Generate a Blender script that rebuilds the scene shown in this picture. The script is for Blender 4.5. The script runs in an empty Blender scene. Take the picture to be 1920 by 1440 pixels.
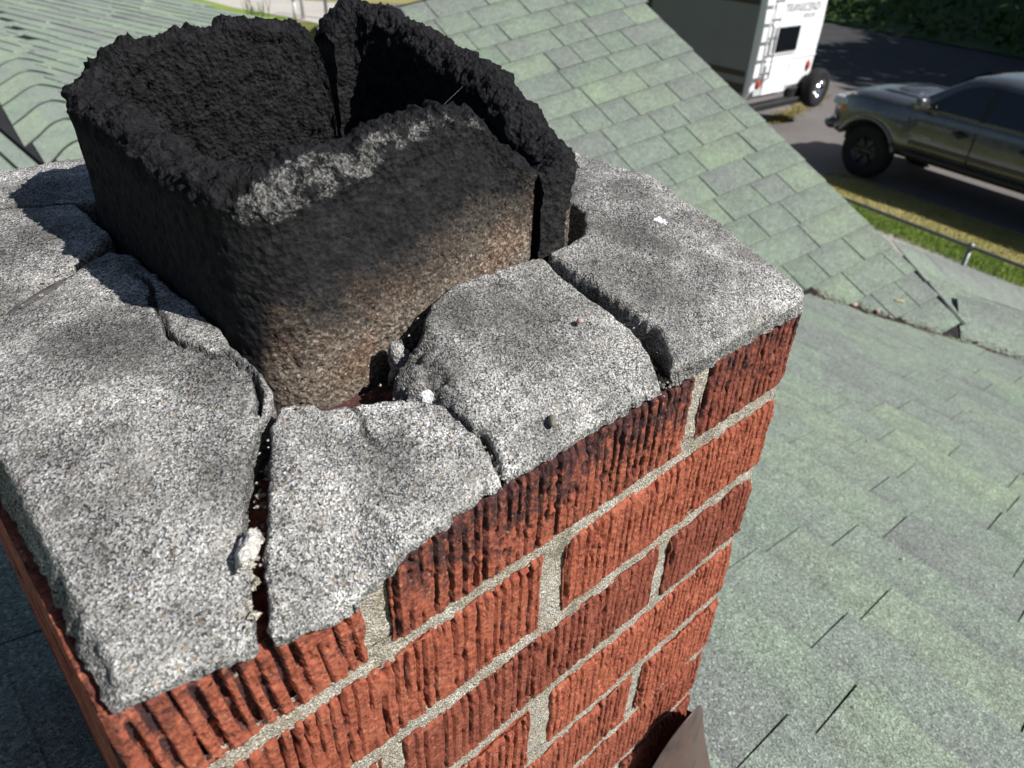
import bpy, math, random
import numpy as np
from mathutils import Vector, Matrix, Quaternion

C = bpy.context.scene.collection
S = bpy.context.scene
rnd = random.Random(7)
PI = math.pi

# ------------------------------------------------------------------ camera
cam = bpy.data.objects.new('camera', bpy.data.cameras.new('camera'))
C.objects.link(cam)
S.camera = cam
yaw, pit, rol = math.radians(45.634), math.radians(33.564), math.radians(3.040)
fw = Vector((math.cos(pit) * math.cos(yaw), math.cos(pit) * math.sin(yaw), -math.sin(pit)))
rt = Vector((math.sin(yaw), -math.cos(yaw), 0))
up = rt.cross(fw)
r2 = rt * math.cos(rol) + up * math.sin(rol)
u2 = up * math.cos(rol) - rt * math.sin(rol)
cam.matrix_world = Matrix(((r2.x, u2.x, -fw.x, -.42506), (r2.y, u2.y, -fw.y, -.17472), (r2.z, u2.z, -fw.z, .21316), (0, 0, 0, 1)))
cam.data.sensor_width = 36
cam.data.lens = 36 * 1404.76 / 1920
cam.data.clip_start = .02
cam.data.clip_end = 2000
cam.data.dof.use_dof = True
cam.data.dof.focus_distance = .41
cam.data.dof.aperture_fstop = 15.0

# ------------------------------------------------------------------ light
SUN = Vector((.44, -.98, 1.06)).normalized()
w = bpy.data.worlds.new('World')
S.world = w
w.use_nodes = True
nt = w.node_tree
sky = nt.nodes.new('ShaderNodeTexSky')
sky.sky_type = 'NISHITA'
sky.sun_disc = False
sky.sun_elevation = math.asin(SUN.z)
sky.sun_rotation = math.atan2(SUN.x, SUN.y)
bg = nt.nodes['Background']
bg.inputs['Strength'].default_value = .052
nt.links.new(sky.outputs[0], bg.inputs['Color'])
sun = bpy.data.objects.new('sun', bpy.data.lights.new('sun', 'SUN'))
C.objects.link(sun)
sun.data.energy = 5.0
sun.data.angle = math.radians(.53)
sun.data.color = (1.0, .97, .925)
sun.rotation_euler = (-SUN).to_track_quat('-Z', 'Y').to_euler()
S.view_settings.view_transform = 'Standard'
S.view_settings.look = 'None'
S.view_settings.exposure = 0.30
S.view_settings.gamma = 1.0

G = -3.55                      # ground level; chimney brick top is z = 0

# ------------------------------------------------------------------ noise
_rs = np.random.RandomState(3)
_perm = np.tile(_rs.permutation(512), 4)
_g3 = _rs.normal(size=(512, 3)); _g3 /= np.linalg.norm(_g3, axis=1)[:, None]

def perlin(P):
    P = np.asarray(P, float)
    i = np.floor(P).astype(int); f = P - i
    u = f * f * f * (f * (f * 6 - 15) + 10)
    out = 0
    for a in (0, 1):
        for b in (0, 1):
            for c in (0, 1):
                h = _perm[(_perm[(_perm[(i[:, 0] + a) & 511] + i[:, 1] + b) & 511] + i[:, 2] + c) & 511]
                g = _g3[h]
                d = ((f - (a, b, c)) * g).sum(1)
                wt = (u[:, 0] if a else 1 - u[:, 0]) * (u[:, 1] if b else 1 - u[:, 1]) * (u[:, 2] if c else 1 - u[:, 2])
                out = out + wt * d
    return out * 1.5

def fbm(P, s, o=3, off=0.0):
    P = np.asarray(P, float) / s + off
    r = 0; a = 1
    for k in range(o):
        r = r + a * perlin(P); P = P * 2.03 + 17.3; a *= .5
    return r

_rp = _rs.rand(512, 3)
def worley(P, s):
    P = np.asarray(P, float) / s
    i = np.floor(P).astype(int)
    best = np.full(len(P), 9.0)
    for a in (-1, 0, 1):
        for b in (-1, 0, 1):
            for c in (-1, 0, 1):
                j = i + (a, b, c)
                h = _perm[(_perm[(_perm[j[:, 0] & 511] + j[:, 1]) & 511] + j[:, 2]) & 511]
                d = ((j + _rp[h] - P) ** 2).sum(1)
                best = np.minimum(best, d)
    return np.sqrt(best)

def sstep(a, b, x):
    t = np.clip((x - a) / (b - a), 0, 1)
    return t * t * (3 - 2 * t)

# ------------------------------------------------------------------ object helpers
def link(name, me, parent=None, mat=None, loc=(0, 0, 0)):
    o = bpy.data.objects.new(name, me)
    C.objects.link(o)
    o.location = loc
    if parent: o.parent = parent
    if mat is not None and me is not None and len(me.materials) == 0:
        me.materials.append(mat)
    return o

def tag(o, label, cat, group=None, kind=None):
    if label: o['label'] = label
    if cat: o['category'] = cat
    if group: o['group'] = group
    if kind: o['kind'] = kind
    return o

def empty(name, loc, label, cat, group=None, rz=0):
    o = bpy.data.objects.new(name, None)
    C.objects.link(o)
    o.location = loc
    o.rotation_euler = (0, 0, rz)
    o.empty_display_size = .1
    return tag(o, label, cat, group)

def mesh(name, V, F, smooth=False, attrs=None):
    me = bpy.data.meshes.new(name)
    if isinstance(V, np.ndarray): V = V.tolist()
    if isinstance(F, np.ndarray): F = F.tolist()
    me.from_pydata(V, [], F)
    me.update()
    if smooth:
        me.polygons.foreach_set('use_smooth', [True] * len(me.polygons))
    if attrs:
        for k, a in attrs.items():
            at = me.attributes.new(k, 'FLOAT', 'POINT')
            at.data.foreach_set('value', np.asarray(a, dtype=np.float32))
    return me

class MB:
    """collects simple shapes into one mesh"""
    def __init__(s): s.v = []; s.f = []
    def add(s, V, F):
        n = len(s.v); s.v += [tuple(v) for v in V]; s.f += [tuple(i + n for i in f) for f in F]
        return s
    def box(s, lo, hi, M=None, bev=0):
        (a, b, c), (d, e, f) = lo, hi
        if bev > 0:
            q = bev
            ring = [(a + q, b), (d - q, b), (d, b + q), (d, e - q), (d - q, e), (a + q, e), (a, e - q), (a, b + q)]
            V = []
            for z, ins in ((c, q), (c + q, 0), (f - q, 0), (f, q)):
                for (x, y) in ring:
                    cx, cy = (a + d) / 2, (b + e) / 2
                    sx = 1 - ins / max((d - a) / 2, 1e-6); sy = 1 - ins / max((e - b) / 2, 1e-6)
                    V.append((cx + (x - cx) * sx, cy + (y - cy) * sy, z))
            F = [tuple(range(7, -1, -1)), tuple(range(24, 32))]
            for k in range(3):
                for j in range(8):
                    F.append((k * 8 + j, k * 8 + (j + 1) % 8, k * 8 + 8 + (j + 1) % 8, k * 8 + 8 + j))
        else:
            V = [(x, y, z) for z in (c, f) for (x, y) in ((a, b), (d, b), (d, e), (a, e))]
            F = [(3, 2, 1, 0), (4, 5, 6, 7), (0, 1, 5, 4), (1, 2, 6, 5), (2, 3, 7, 6), (3, 0, 4, 7)]
        if M is not None: V = [tuple(M @ Vector(v)) for v in V]
        return s.add(V, F)
    def tube(s, pts, r, n=8, closed=False, cap=True):
        pts = [Vector(p) for p in pts]
        V = []; F = []
        N = len(pts)
        for i, p in enumerate(pts):
            a = pts[i - 1] if (i > 0 or closed) else p
            b = pts[(i + 1) % N] if (i < N - 1 or closed) else p
            t = (b - a).normalized()
            h = Vector((0, 0, 1)) if abs(t.z) < .9 else Vector((1, 0, 0))
            e1 = t.cross(h).normalized(); e2 = t.cross(e1)
            rr = r[i] if isinstance(r, (list, tuple)) else r
            for k in range(n):
                q = 2 * PI * k / n
                V.append(p + e1 * rr * math.cos(q) + e2 * rr * math.sin(q))
        for i in range(N if closed else N - 1):
            j = (i + 1) % N
            for k in range(n):
                F.append((i * n + k, i * n + (k + 1) % n, j * n + (k + 1) % n, j * n + k))
        if cap and not closed:
            F.append(tuple(range(n - 1, -1, -1))); F.append(tuple(range((N - 1) * n, N * n)))
        return s.add(V, F)
    def lathe(s, prof, n=24, M=None):
        """profile (r, h) turned about local z"""
        V = []; F = []
        for (r, h) in prof:
            for k in range(n):
                q = 2 * PI * k / n
                V.append((r * math.cos(q), r * math.sin(q), h))
        m = len(prof)
        for i in range(m - 1):
            for k in range(n):
                F.append((i * n + k, i * n + (k + 1) % n, (i + 1) * n + (k + 1) % n, (i + 1) * n + k))
        if M is not None: V = [tuple(M @ Vector(v)) for v in V]
        return s.add(V, F)
    def build(s, name, mat, parent=None, smooth=False, loc=(0, 0, 0)):
        me = mesh(name, s.v, s.f, smooth)
        return link(name, me, parent, mat, loc)

# ------------------------------------------------------------------ material helpers
def new_mat(name, rough=.8, spec=.3):
    m = bpy.data.materials.new(name)
    m.use_nodes = True
    n = m.node_tree
    b = n.nodes['Principled BSDF']
    b.inputs['Roughness'].default_value = rough
    b.inputs['Specular IOR Level'].default_value = spec
    return m, n, b

def N(n, t, **kw):
    x = n.nodes.new(t)
    for k, v in kw.items():
        if k in x.inputs.keys(): x.inputs[k].default_value = v
        else: setattr(x, k, v)
    return x

def ramp(n, stops, interp='LINEAR'):
    r = n.nodes.new('ShaderNodeValToRGB')
    r.color_ramp.interpolation = interp
    el = r.color_ramp.elements
    while len(el) < len(stops): el.new(.5)
    for e, (p, c) in zip(el, stops):
        e.position = p
        e.color = (*c, 1) if len(c) == 3 else c
    return r

def g3(v): return (v, v, v)

def mixc(n, fac, a, b, mode='MIX'):
    x = n.nodes.new('ShaderNodeMix'); x.data_type = 'RGBA'; x.blend_type = mode
    for s, val in ((0, fac), (6, a), (7, b)):
        if hasattr(val, 'is_linked') or hasattr(val, 'links'): n.links.new(val, x.inputs[s])
        elif isinstance(val, (int, float)) and s == 0: x.inputs[0].default_value = val
        else: x.inputs[s].default_value = (*val, 1)
    return x.outputs[2]

def math_(n, op, a, b=0.0, c=None, clamp=False):
    x = n.nodes.new('ShaderNodeMath'); x.operation = op; x.use_clamp = clamp
    for i, v in enumerate((a, b) if c is None else (a, b, c)):
        if isinstance(v, (int, float)): x.inputs[i].default_value = v
        else: n.links.new(v, x.inputs[i])
    return x.outputs[0]

def pos(n): return n.nodes.new('ShaderNodeNewGeometry').outputs['Position']
def objc(n): return n.nodes.new('ShaderNodeTexCoord').outputs['Object']

def noise(n, vec, scale, detail=3, rough=.55):
    x = N(n, 'ShaderNodeTexNoise', Scale=scale, Detail=detail, Roughness=rough)
    n.links.new(vec, x.inputs['Vector'])
    return x.outputs['Fac']

def voro(n, vec, scale, out='Color', feature='F1'):
    x = N(n, 'ShaderNodeTexVoronoi', Scale=scale); x.feature = feature
    n.links.new(vec, x.inputs['Vector'])
    return x.outputs[out]

def bump(n, b, h, strength=.5, dist=.001):
    x = N(n, 'ShaderNodeBump', Strength=strength, Distance=dist)
    n.links.new(h, x.inputs['Height'])
    n.links.new(x.outputs[0], b.inputs['Normal'])
    return x

def attr(n, name):
    x = n.nodes.new('ShaderNodeAttribute'); x.attribute_name = name
    return x.outputs['Fac']

def sepx(n, col):
    x = n.nodes.new('ShaderNodeSeparateColor'); n.links.new(col, x.inputs[0])
    return x.outputs

def setc(n, b, col, inp='Base Color'): n.links.new(col, b.inputs[inp])

def flat(name, col, rough=.6, spec=.4, metal=0.0, var=.15, scale=8.0, coat=0.0):
    """one colour with a little dirt"""
    m, n, b = new_mat(name, rough, spec)
    f = noise(n, objc(n), scale, 4)
    r = ramp(n, [(.3, tuple(c * (1 - var) for c in col)), (.7, tuple(min(1, c * (1 + var)) for c in col))])
    n.links.new(f, r.inputs[0]); setc(n, b, r.outputs[0])
    b.inputs['Metallic'].default_value = metal
    b.inputs['Coat Weight'].default_value = coat
    b.inputs['Coat Roughness'].default_value = .05
    return m

M = {}
# weathered concrete / sand mortar -------------------------------------------------
def concrete(name, tint=(1, 1, 1), lo=.055, hi=.82, cell=1400, stain=True, gain=1.0):
    m, n, b = new_mat(name, .95, .15)
    p = pos(n)
    v1 = sepx(n, voro(n, p, cell))
    r1 = ramp(n, [(0, g3(lo)), (.20, g3(lo * 1.7)), (.38, g3(.27)), (.62, g3(.41)), (.86, g3(.56)), (1, g3(hi))])
    n.links.new(v1[0], r1.inputs[0])
    # bigger grains of sand, only here and there
    vb = sepx(n, voro(n, p, cell * .5))
    rg = ramp(n, [(.80, g3(0)), (.83, g3(.75))]); n.links.new(vb[0], rg.inputs[0])
    rgc = ramp(n, [(0, g3(.07)), (.45, (.20, .19, .17)), (.6, (.42, .40, .36)), (1, (.66, .64, .60))]); n.links.new(vb[1], rgc.inputs[0])
    patch = ramp(n, [(.45, g3(.15)), (.62, g3(1))]); n.links.new(noise(n, p, 60, 4, .7), patch.inputs[0])
    c = mixc(n, math_(n, 'MULTIPLY', rg.outputs[0], patch.outputs[0]), r1.outputs[0], rgc.outputs[0])
    # cement paste fills the grain in places
    paste = ramp(n, [(.42, g3(0)), (.70, g3(.50))]); n.links.new(noise(n, p, 34, 5, .7), paste.inputs[0])
    pc = ramp(n, [(.3, (.24, .23, .215)), (.7, (.36, .35, .33))]); n.links.new(noise(n, p, 260, 5, .7), pc.inputs[0])
    c = mixc(n, paste.outputs[0], c, pc.outputs[0])
    v2 = vb
    # a few coloured grains
    rr = ramp(n, [(.985, g3(0)), (.99, g3(.8))]); n.links.new(v2[2], rr.inputs[0])
    c = mixc(n, rr.outputs[0], c, (.30, .22, .15))
    c = mixc(n, 1.0, c, tuple(t * gain for t in tint), 'MULTIPLY')
    if stain:
        nz = noise(n, p, 21, 6, .68)
        n2 = noise(n, p, 120, 3)
        s = math_(n, 'ADD', nz, math_(n, 'MULTIPLY', n2, .35))
        s = math_(n, 'ADD', s, math_(n, 'MULTIPLY', attr(n, 'stain'), .42))
        rs_ = ramp(n, [(.52, g3(1.10)), (.64, g3(.76)), (.80, g3(.46)), (1.0, g3(.24))])
        n.links.new(s, rs_.inputs[0])
        c = mixc(n, .95, c, rs_.outputs[0], 'MULTIPLY')
        wh = attr(n, 'white')
        whm = math_(n, 'GREATER_THAN', math_(n, 'ADD', wh, math_(n, 'MULTIPLY', noise(n, p, 420, 3), .9)), 1.0)
        c = mixc(n, whm, c, (.72, .73, .76))
    if not stain and name == 'mortar':
        ms = ramp(n, [(.40, (1.05, 1.05, 1.05)), (.56, (.80, .76, .68)), (.70, (.42, .40, .38))]); n.links.new(noise(n, p, 45, 6, .75), ms.inputs[0])
        c = mixc(n, .9, c, ms.outputs[0], 'MULTIPLY')
    setc(n, b, c)
    hgt = math_(n, 'ADD', voro(n, p, cell, 'Distance'), math_(n, 'MULTIPLY', noise(n, p, 900, 3), .8))
    hgt = math_(n, 'ADD', hgt, math_(n, 'MULTIPLY', voro(n, p, cell * .42, 'Distance'), 1.2))
    bump(n, b, hgt, .9, .0007)
    return m
M['crown'] = concrete('crown_concrete', (1.0, .99, .965), gain=1.28)
M['mortar'] = concrete('mortar', (1.0, .945, .84), lo=.13, hi=.75, cell=1600, stain=False, gain=1.22)

# brick ---------------------------------------------------------------------------
def brick_mat():
    m, n, b = new_mat('red_brick', .88, .25)
    p = pos(n)
    f = math_(n, 'ADD', math_(n, 'MULTIPLY', noise(n, p, 70, 5, .7), .5), math_(n, 'MULTIPLY', noise(n, p, 420, 5, .75), .5))
    r = ramp(n, [(.30, (.10, .028, .018)), (.43, (.27, .070, .040)), (.54, (.39, .112, .064)), (.70, (.50, .20, .125))])
    n.links.new(f, r.inputs[0])
    c = r.outputs[0]
    oi = n.nodes.new('ShaderNodeObjectInfo')
    rv = ramp(n, [(0, (.74, .74, .80)), (.5, (1, 1, 1)), (1, (1.18, 1.20, 1.18))])
    n.links.new(oi.outputs['Random'], rv.inputs[0])
    c = mixc(n, 1.0, c, rv.outputs[0], 'MULTIPLY')
    # burnt purple skin on the torn ridges, shade painted dark into the grooves and pits
    bn = math_(n, 'ADD', math_(n, 'MULTIPLY', noise(n, p, 95, 9, .85), 1.25), math_(n, 'MULTIPLY', attr(n, 'burn_and_shade'), .34))
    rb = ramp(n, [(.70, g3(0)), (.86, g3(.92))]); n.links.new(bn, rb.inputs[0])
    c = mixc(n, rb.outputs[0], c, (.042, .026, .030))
    sp = sepx(n, voro(n, p, 1000))
    rs2 = ramp(n, [(.94, g3(0)), (.97, g3(.6))]); n.links.new(sp[0], rs2.inputs[0])
    c = mixc(n, rs2.outputs[0], c, (.035, .022, .024))
    rs3 = ramp(n, [(.985, g3(0)), (.99, g3(.45))]); n.links.new(sp[1], rs3.inputs[0])
    c = mixc(n, rs3.outputs[0], c, (.62, .34, .24))
    setc(n, b, c)
    h = math_(n, 'ADD', noise(n, p, 900, 5, .75), math_(n, 'MULTIPLY', voro(n, p, 330, 'Distance'), 1.1))
    bump(n, b, h, .9, .0013)
    return m
M['brick'] = brick_mat()

# flue clay with soot -------------------------------------------------------------
def flue_mat():
    m, n, b = new_mat('sooty_clay', .93, .12)
    p = pos(n)
    # bare clay, tan and pinkish, speckled
    v = sepx(n, voro(n, p, 900))
    r = ramp(n, [(0, (.070, .056, .045)), (.35, (.14, .112, .088)), (.7, (.215, .175, .138)), (.92, (.30, .25, .20)), (1, (.42, .37, .31))])
    n.links.new(v[0], r.inputs[0])
    pink = ramp(n, [(.50, (1, 1, 1)), (.66, (1.06, .88, .80))]); n.links.new(noise(n, p, 30, 4), pink.inputs[0])
    clay = mixc(n, 1.0, r.outputs[0], pink.outputs[0], 'MULTIPLY')
    # soot
    sr = ramp(n, [(.3, (.009, .009, .010)), (.5, (.019, .019, .021)), (.72, (.034, .034, .037))]); n.links.new(noise(n, p, 160, 5, .7), sr.inputs[0])
    soot = sr.outputs[0]
    sm = math_(n, 'ADD', attr(n, 'soot'), math_(n, 'MULTIPLY', math_(n, 'SUBTRACT', noise(n, p, 55, 8, .78), .5), 1.15))
    smr = ramp(n, [(.14, g3(.08)), (.46, g3(.62)), (.84, g3(1))]); n.links.new(sm, smr.inputs[0])
    c = mixc(n, smr.outputs[0], clay, soot)
    # weathered whitish break at the rim
    ch = math_(n, 'MULTIPLY', attr(n, 'chip'), math_(n, 'ADD', math_(n, 'MULTIPLY', math_(n, 'SUBTRACT', noise(n, p, 85, 9, .82), .5), 7.0), .9))
    cr = ramp(n, [(.42, g3(0)), (.68, g3(.9))]); n.links.new(ch, cr.inputs[0])
    wr = ramp(n, [(0, g3(.05)), (.35, (.12, .118, .114)), (.65, (.20, .196, .188)), (1, (.33, .325, .31))]); n.links.new(v[1], wr.inputs[0])
    c = mixc(n, cr.outputs[0], c, wr.outputs[0])
    setc(n, b, c)
    h = math_(n, 'ADD', noise(n, p, 700, 4, .65), math_(n, 'MULTIPLY', voro(n, p, 330, 'Distance'), 1.5))
    h = math_(n, 'ADD', h, math_(n, 'MULTIPLY', noise(n, p, 240, 4, .7), 1.2))
    bp = bump(n, b, h, 1.0, .0020)
    n.links.new(math_(n, 'ADD', .50, math_(n, 'MULTIPLY', attr(n, 'crust'), .50)), bp.inputs['Strength'])
    return m
M['flue'] = flue_mat()

# roof granules -------------------------------------------------------------------
def shingle_mat(name='green_shingle', gain=1.0, blend=True):
    m, n, b = new_mat(name, .9, .25)
    p = pos(n)
    oi = n.nodes.new('ShaderNodeObjectInfo')
    r = ramp(n, [(0, (.158, .200, .160)), (.2, (.178, .212, .178)), (.4, (.168, .200, .172)), (.56, (.190, .230, .176)), (.70, (.172, .203, .176)), (.84, (.164, .184, .168)), (1, (.175, .205, .178))], 'LINEAR')
    n.links.new(oi.outputs['Random'], r.inputs[0])
    c = r.outputs[0]
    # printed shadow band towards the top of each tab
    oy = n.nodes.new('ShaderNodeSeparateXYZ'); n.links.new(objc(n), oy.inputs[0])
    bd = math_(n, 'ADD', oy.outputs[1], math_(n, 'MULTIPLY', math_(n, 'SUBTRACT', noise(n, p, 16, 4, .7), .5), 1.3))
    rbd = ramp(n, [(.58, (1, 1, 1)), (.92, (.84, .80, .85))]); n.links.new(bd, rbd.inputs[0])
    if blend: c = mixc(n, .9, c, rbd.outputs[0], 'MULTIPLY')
    # colour drops inside a shingle
    d = noise(n, p, 5.5, 3, .6)
    rd = ramp(n, [(.36, (.91, .88, .92)), (.52, (1, 1, 1)), (.68, (1.06, 1.12, 1.02))]); n.links.new(d, rd.inputs[0])
    c = mixc(n, .8, c, rd.outputs[0], 'MULTIPLY')
    d2 = ramp(n, [(.35, g3(.84)), (.65, g3(1.1))]); n.links.new(noise(n, p, 38, 4, .65), d2.inputs[0])
    c = mixc(n, .8, c, d2.outputs[0], 'MULTIPLY')
    v = sepx(n, voro(n, p, 430))
    rv = ramp(n, [(0, g3(.34)), (.4, g3(.82)), (.8, g3(1.12)), (.95, g3(1.5)), (1, g3(2.1))]); n.links.new(v[0], rv.inputs[0])
    c = mixc(n, .85, c, rv.outputs[0], 'MULTIPLY')
    c = mixc(n, 1.0, c, (gain * 1.30, gain * 1.30, gain * 1.28), 'MULTIPLY')
    setc(n, b, c)
    bump(n, b, voro(n, p, 430, 'Distance'), .7, .0014)
    return m
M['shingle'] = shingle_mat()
M['deck'] = flat('roof_felt', (.03, .03, .032), .95, .1)
M['shingle_far'] = shingle_mat('pale_green_shingle', 1.25, False)

def ground_mat(name, cols, scale, rough=.95, bumpd=.01, big=.7):
    m, n, b = new_mat(name, rough, .15)
    p = pos(n)
    r = ramp(n, [(i / (len(cols) - 1), c) for i, c in enumerate(cols)])
    f = math_(n, 'ADD', math_(n, 'MULTIPLY', noise(n, p, scale, 5, .7), .65), math_(n, 'MULTIPLY', noise(n, p, big, 4, .6), .55))
    f = math_(n, 'MULTIPLY', math_(n, 'SUBTRACT', f, .35), 2.0, clamp=True)
    n.links.new(f, r.inputs[0]); setc(n, b, r.outputs[0])
    bump(n, b, noise(n, p, scale, 4, .7), .6, bumpd)
    return m
M['lawn'] = ground_mat('lawn', [(.06, .085, .02), (.10, .14, .03), (.17, .17, .05), (.24, .20, .08)], 26, bumpd=.03)
M['lush'] = ground_mat('lush_lawn', [(.13, .20, .03), (.21, .30, .06), (.30, .38, .10)], 30, bumpd=.03)
M['dry'] = ground_mat('dry_lawn', [(.17, .17, .05), (.30, .27, .10), (.44, .36, .18)], 24, bumpd=.03)
M['asphalt'] = ground_mat('old_asphalt', [(.12, .11, .105), (.17, .155, .15), (.215, .195, .185)], 30, .9, .004)
M['street'] = ground_mat('street_asphalt', [(.04, .04, .042), (.055, .055, .057), (.075, .073, .072)], 40, .85, .004)
M['path'] = ground_mat('concrete_path', [(.28, .26, .24), (.36, .34, .31), (.43, .41, .38)], 22, .9, .003)
M['slabpath'] = ground_mat('pale_concrete', [(.40, .37, .34), (.50, .47, .43), (.58, .55, .50)], 8, .9, .003)
M['dirt'] = ground_mat('bare_dirt', [(.16, .11, .075), (.24, .17, .12), (.32, .24, .17)], 12, .95, .02)

def paint_mat(name, col, rough=.25, metal=.4, coat=1.0):
    m, n, b = new_mat(name, rough, .5)
    r = ramp(n, [(.3, tuple(c * .85 for c in col)), (.7, tuple(c * 1.15 for c in col))])
    n.links.new(noise(n, objc(n), 3.0, 4), r.inputs[0]); setc(n, b, r.outputs[0])
    rr = ramp(n, [(.35, g3(rough)), (.7, g3(rough + .18))]); n.links.new(noise(n, objc(n), 9.0, 5), rr.inputs[0])
    n.links.new(rr.outputs[0], b.inputs['Roughness'])
    b.inputs['Metallic'].default_value = metal
    b.inputs['Coat Weight'].default_value = coat
    b.inputs['Coat Roughness'].default_value = .06
    return m
M['truck'] = paint_mat('grey_truck_paint', (.115, .118, .122), .16, .5)
M['trim'] = flat('black_plastic', (.018, .018, .02), .55, .4)
M['rubber'] = flat('tyre_rubber', (.022, .022, .023), .85, .2)
M['glass'] = flat('tinted_glass', (.008, .010, .013), .04, .7, var=.05)
M['shield'] = flat('windscreen_glass', (.02, .025, .03), .03, .9, var=.05)
M['lens'] = flat('lamp_lens', (.55, .57, .60), .08, .8)
M['amber'] = flat('amber_lens', (.65, .22, .03), .15, .6)
M['red'] = flat('red_lens', (.42, .06, .03), .2, .6)
M['chrome'] = flat('bright_metal', (.62, .63, .65), .18, .5, metal=1.0)
M['alloy'] = flat('dark_alloy', (.06, .06, .065), .35, .5, metal=.6)
M['badge'] = flat('badge_silver', (.62, .60, .52), .35, .5)
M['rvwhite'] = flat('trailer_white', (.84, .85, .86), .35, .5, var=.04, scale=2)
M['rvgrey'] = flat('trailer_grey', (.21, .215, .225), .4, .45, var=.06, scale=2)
M['rvband'] = flat('trailer_brown_band', (.055, .042, .034), .4, .4, var=.1)
M['print'] = flat('grey_print', (.42, .43, .46), .5, .3, var=.05)
M['galv'] = flat('galvanised_steel', (.24, .25, .25), .45, .5, metal=.7, var=.2, scale=20)
M['flash'] = None
M['bark'] = flat('bark', (.10, .075, .05), .95, .1, var=.35, scale=14)
M['post'] = flat('white_post', (.55, .56, .60), .6, .3)
def leaf_mat(name, cols):
    m, n, b = new_mat(name, .65, .25)
    r = ramp(n, [(i / (len(cols) - 1), c) for i, c in enumerate(cols)])
    n.links.new(noise(n, pos(n), 2.4, 5, .8), r.inputs[0]); setc(n, b, r.outputs[0])
    b.inputs['Subsurface Weight'].default_value = 0
    return m
M['leaf'] = leaf_mat('green_leaf', [(.03, .06, .015), (.055, .10, .02), (.09, .13, .03)])
M['hedge'] = leaf_mat('hedge_leaf', [(.025, .05, .012), (.045, .085, .018), (.075, .11, .03)])
M['plum'] = leaf_mat('plum_leaf', [(.035, .012, .022), (.07, .02, .04), (.11, .035, .06)])
M['blade'] = leaf_mat('grass_blade', [(.07, .11, .02), (.13, .18, .04), (.26, .23, .09)])
M['weed'] = leaf_mat('weed_leaf', [(.06, .09, .02), (.12, .17, .04), (.2, .2, .08)])

def flash_mat():
    m, n, b = new_mat('weathered_flashing', .55, .4)
    p = pos(n)
    r = ramp(n, [(.3, (.075, .050, .046)), (.5, (.125, .088, .080)), (.62, (.15, .085, .065)), (.75, (.19, .155, .145))])
    n.links.new(noise(n, p, 30, 6, .7), r.inputs[0]); setc(n, b, r.outputs[0])
    b.inputs['Metallic'].default_value = .35
    bump(n, b, noise(n, p, 60, 4), .5, .002)
    return m
M['flash'] = flash_mat()
M['stone'] = flat('pebble', (.42, .30, .26), .8, .3, var=.3, scale=300)
M['stonegrey'] = flat('grey_pebble', (.17, .16, .13), .7, .3, var=.2, scale=300)
M['lump'] = concrete('mortar_lump', (1, .97, .92), lo=.3, hi=.8, cell=1000, stain=False, gain=1.35)
M['sealant'] = flat('old_sealant', (.085, .08, .08), .9, .15, var=.3, scale=200)
M['silk'] = flat('spider_silk', (.55, .55, .55), .4, .5)
M['leafdry'] = flat('dry_leaf', (.45, .37, .20), .8, .2, var=.2, scale=200)

# ================================================================== GROUND
def sheet(name, pts, z, mat):
    """flat polygon fan in plan"""
    me = mesh(name, [(x, y, z) for x, y in pts], [tuple(range(len(pts)))])
    o = link(name, me, None, mat)
    o['kind'] = 'structure'
    return o
sheet('lawn', [(-400, -400), (400, -400), (400, 400), (-400, 400)], G, M['lawn'])
hd = math.radians(79); hx, hy = math.cos(hd), math.sin(hd)      # direction of street, truck and trailer
def rd(a, b):                                                   # a across (away from the house), b along
    return (12.17 + a * hy + b * hx, 4.87 - a * hx + b * hy)
sheet('driveway', [rd(-.6, -14), rd(7.6, -14), rd(7.6, 40), rd(-4.5, 40), rd(-2.4, 6), rd(-1.0, 1.2)], G + .004, M['asphalt'])
sheet('street', [rd(6.2, -60), rd(15.2, -60), rd(15.2, 60), rd(6.2, 60)], G + .008, M['street'])
sheet('dry_grass', [rd(-1.2, -14), rd(.12, -14), rd(.10, -3), rd(-.05, -.2), rd(-.45, .3), rd(-1.2, .9)], G + .010, M['dry'])
sheet('green_grass', [rd(-1.74, -14), rd(-1.2, -14), rd(-1.2, .9), rd(-1.1, 1.3), rd(-1.62, 1.3)], G + .006, M['lush'])
sheet('path', [rd(-3.3, -14), rd(-1.76, -14), rd(-1.64, 2.2), rd(-3.3, 2.2)], G + .008, M['path'])
sheet('dirt_bed', [(5, 20), (11.1, 22.2), (13.0, 23.0), (11.6, 26.6), (10.3, 29.8), (4, 32)], G + .004, M['dirt'])
sheet('weedy_grass', [(10.75, 22.2), (11.6, 22.4), (12.3, 23.2), (11.9, 24.9), (11.6, 27.5), (11.2, 31), (10.2, 31), (10.75, 26)], G + .008, M['lush'])
sheet('concrete_yard', [(11.6, 26.3), (12.1, 24.2), (12.6, 21), (16, 20), (16.0, 25.4), (14.0, 27.6), (13.2, 29.5), (12.4, 33), (11.3, 33)], G + .012, M['slabpath'])
sheet('straw_grass', [(14.0, 27.7), (16.1, 25.5), (22, 23), (30, 40), (13, 40), (12.6, 32)], G + .008, M['dry'])

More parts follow.
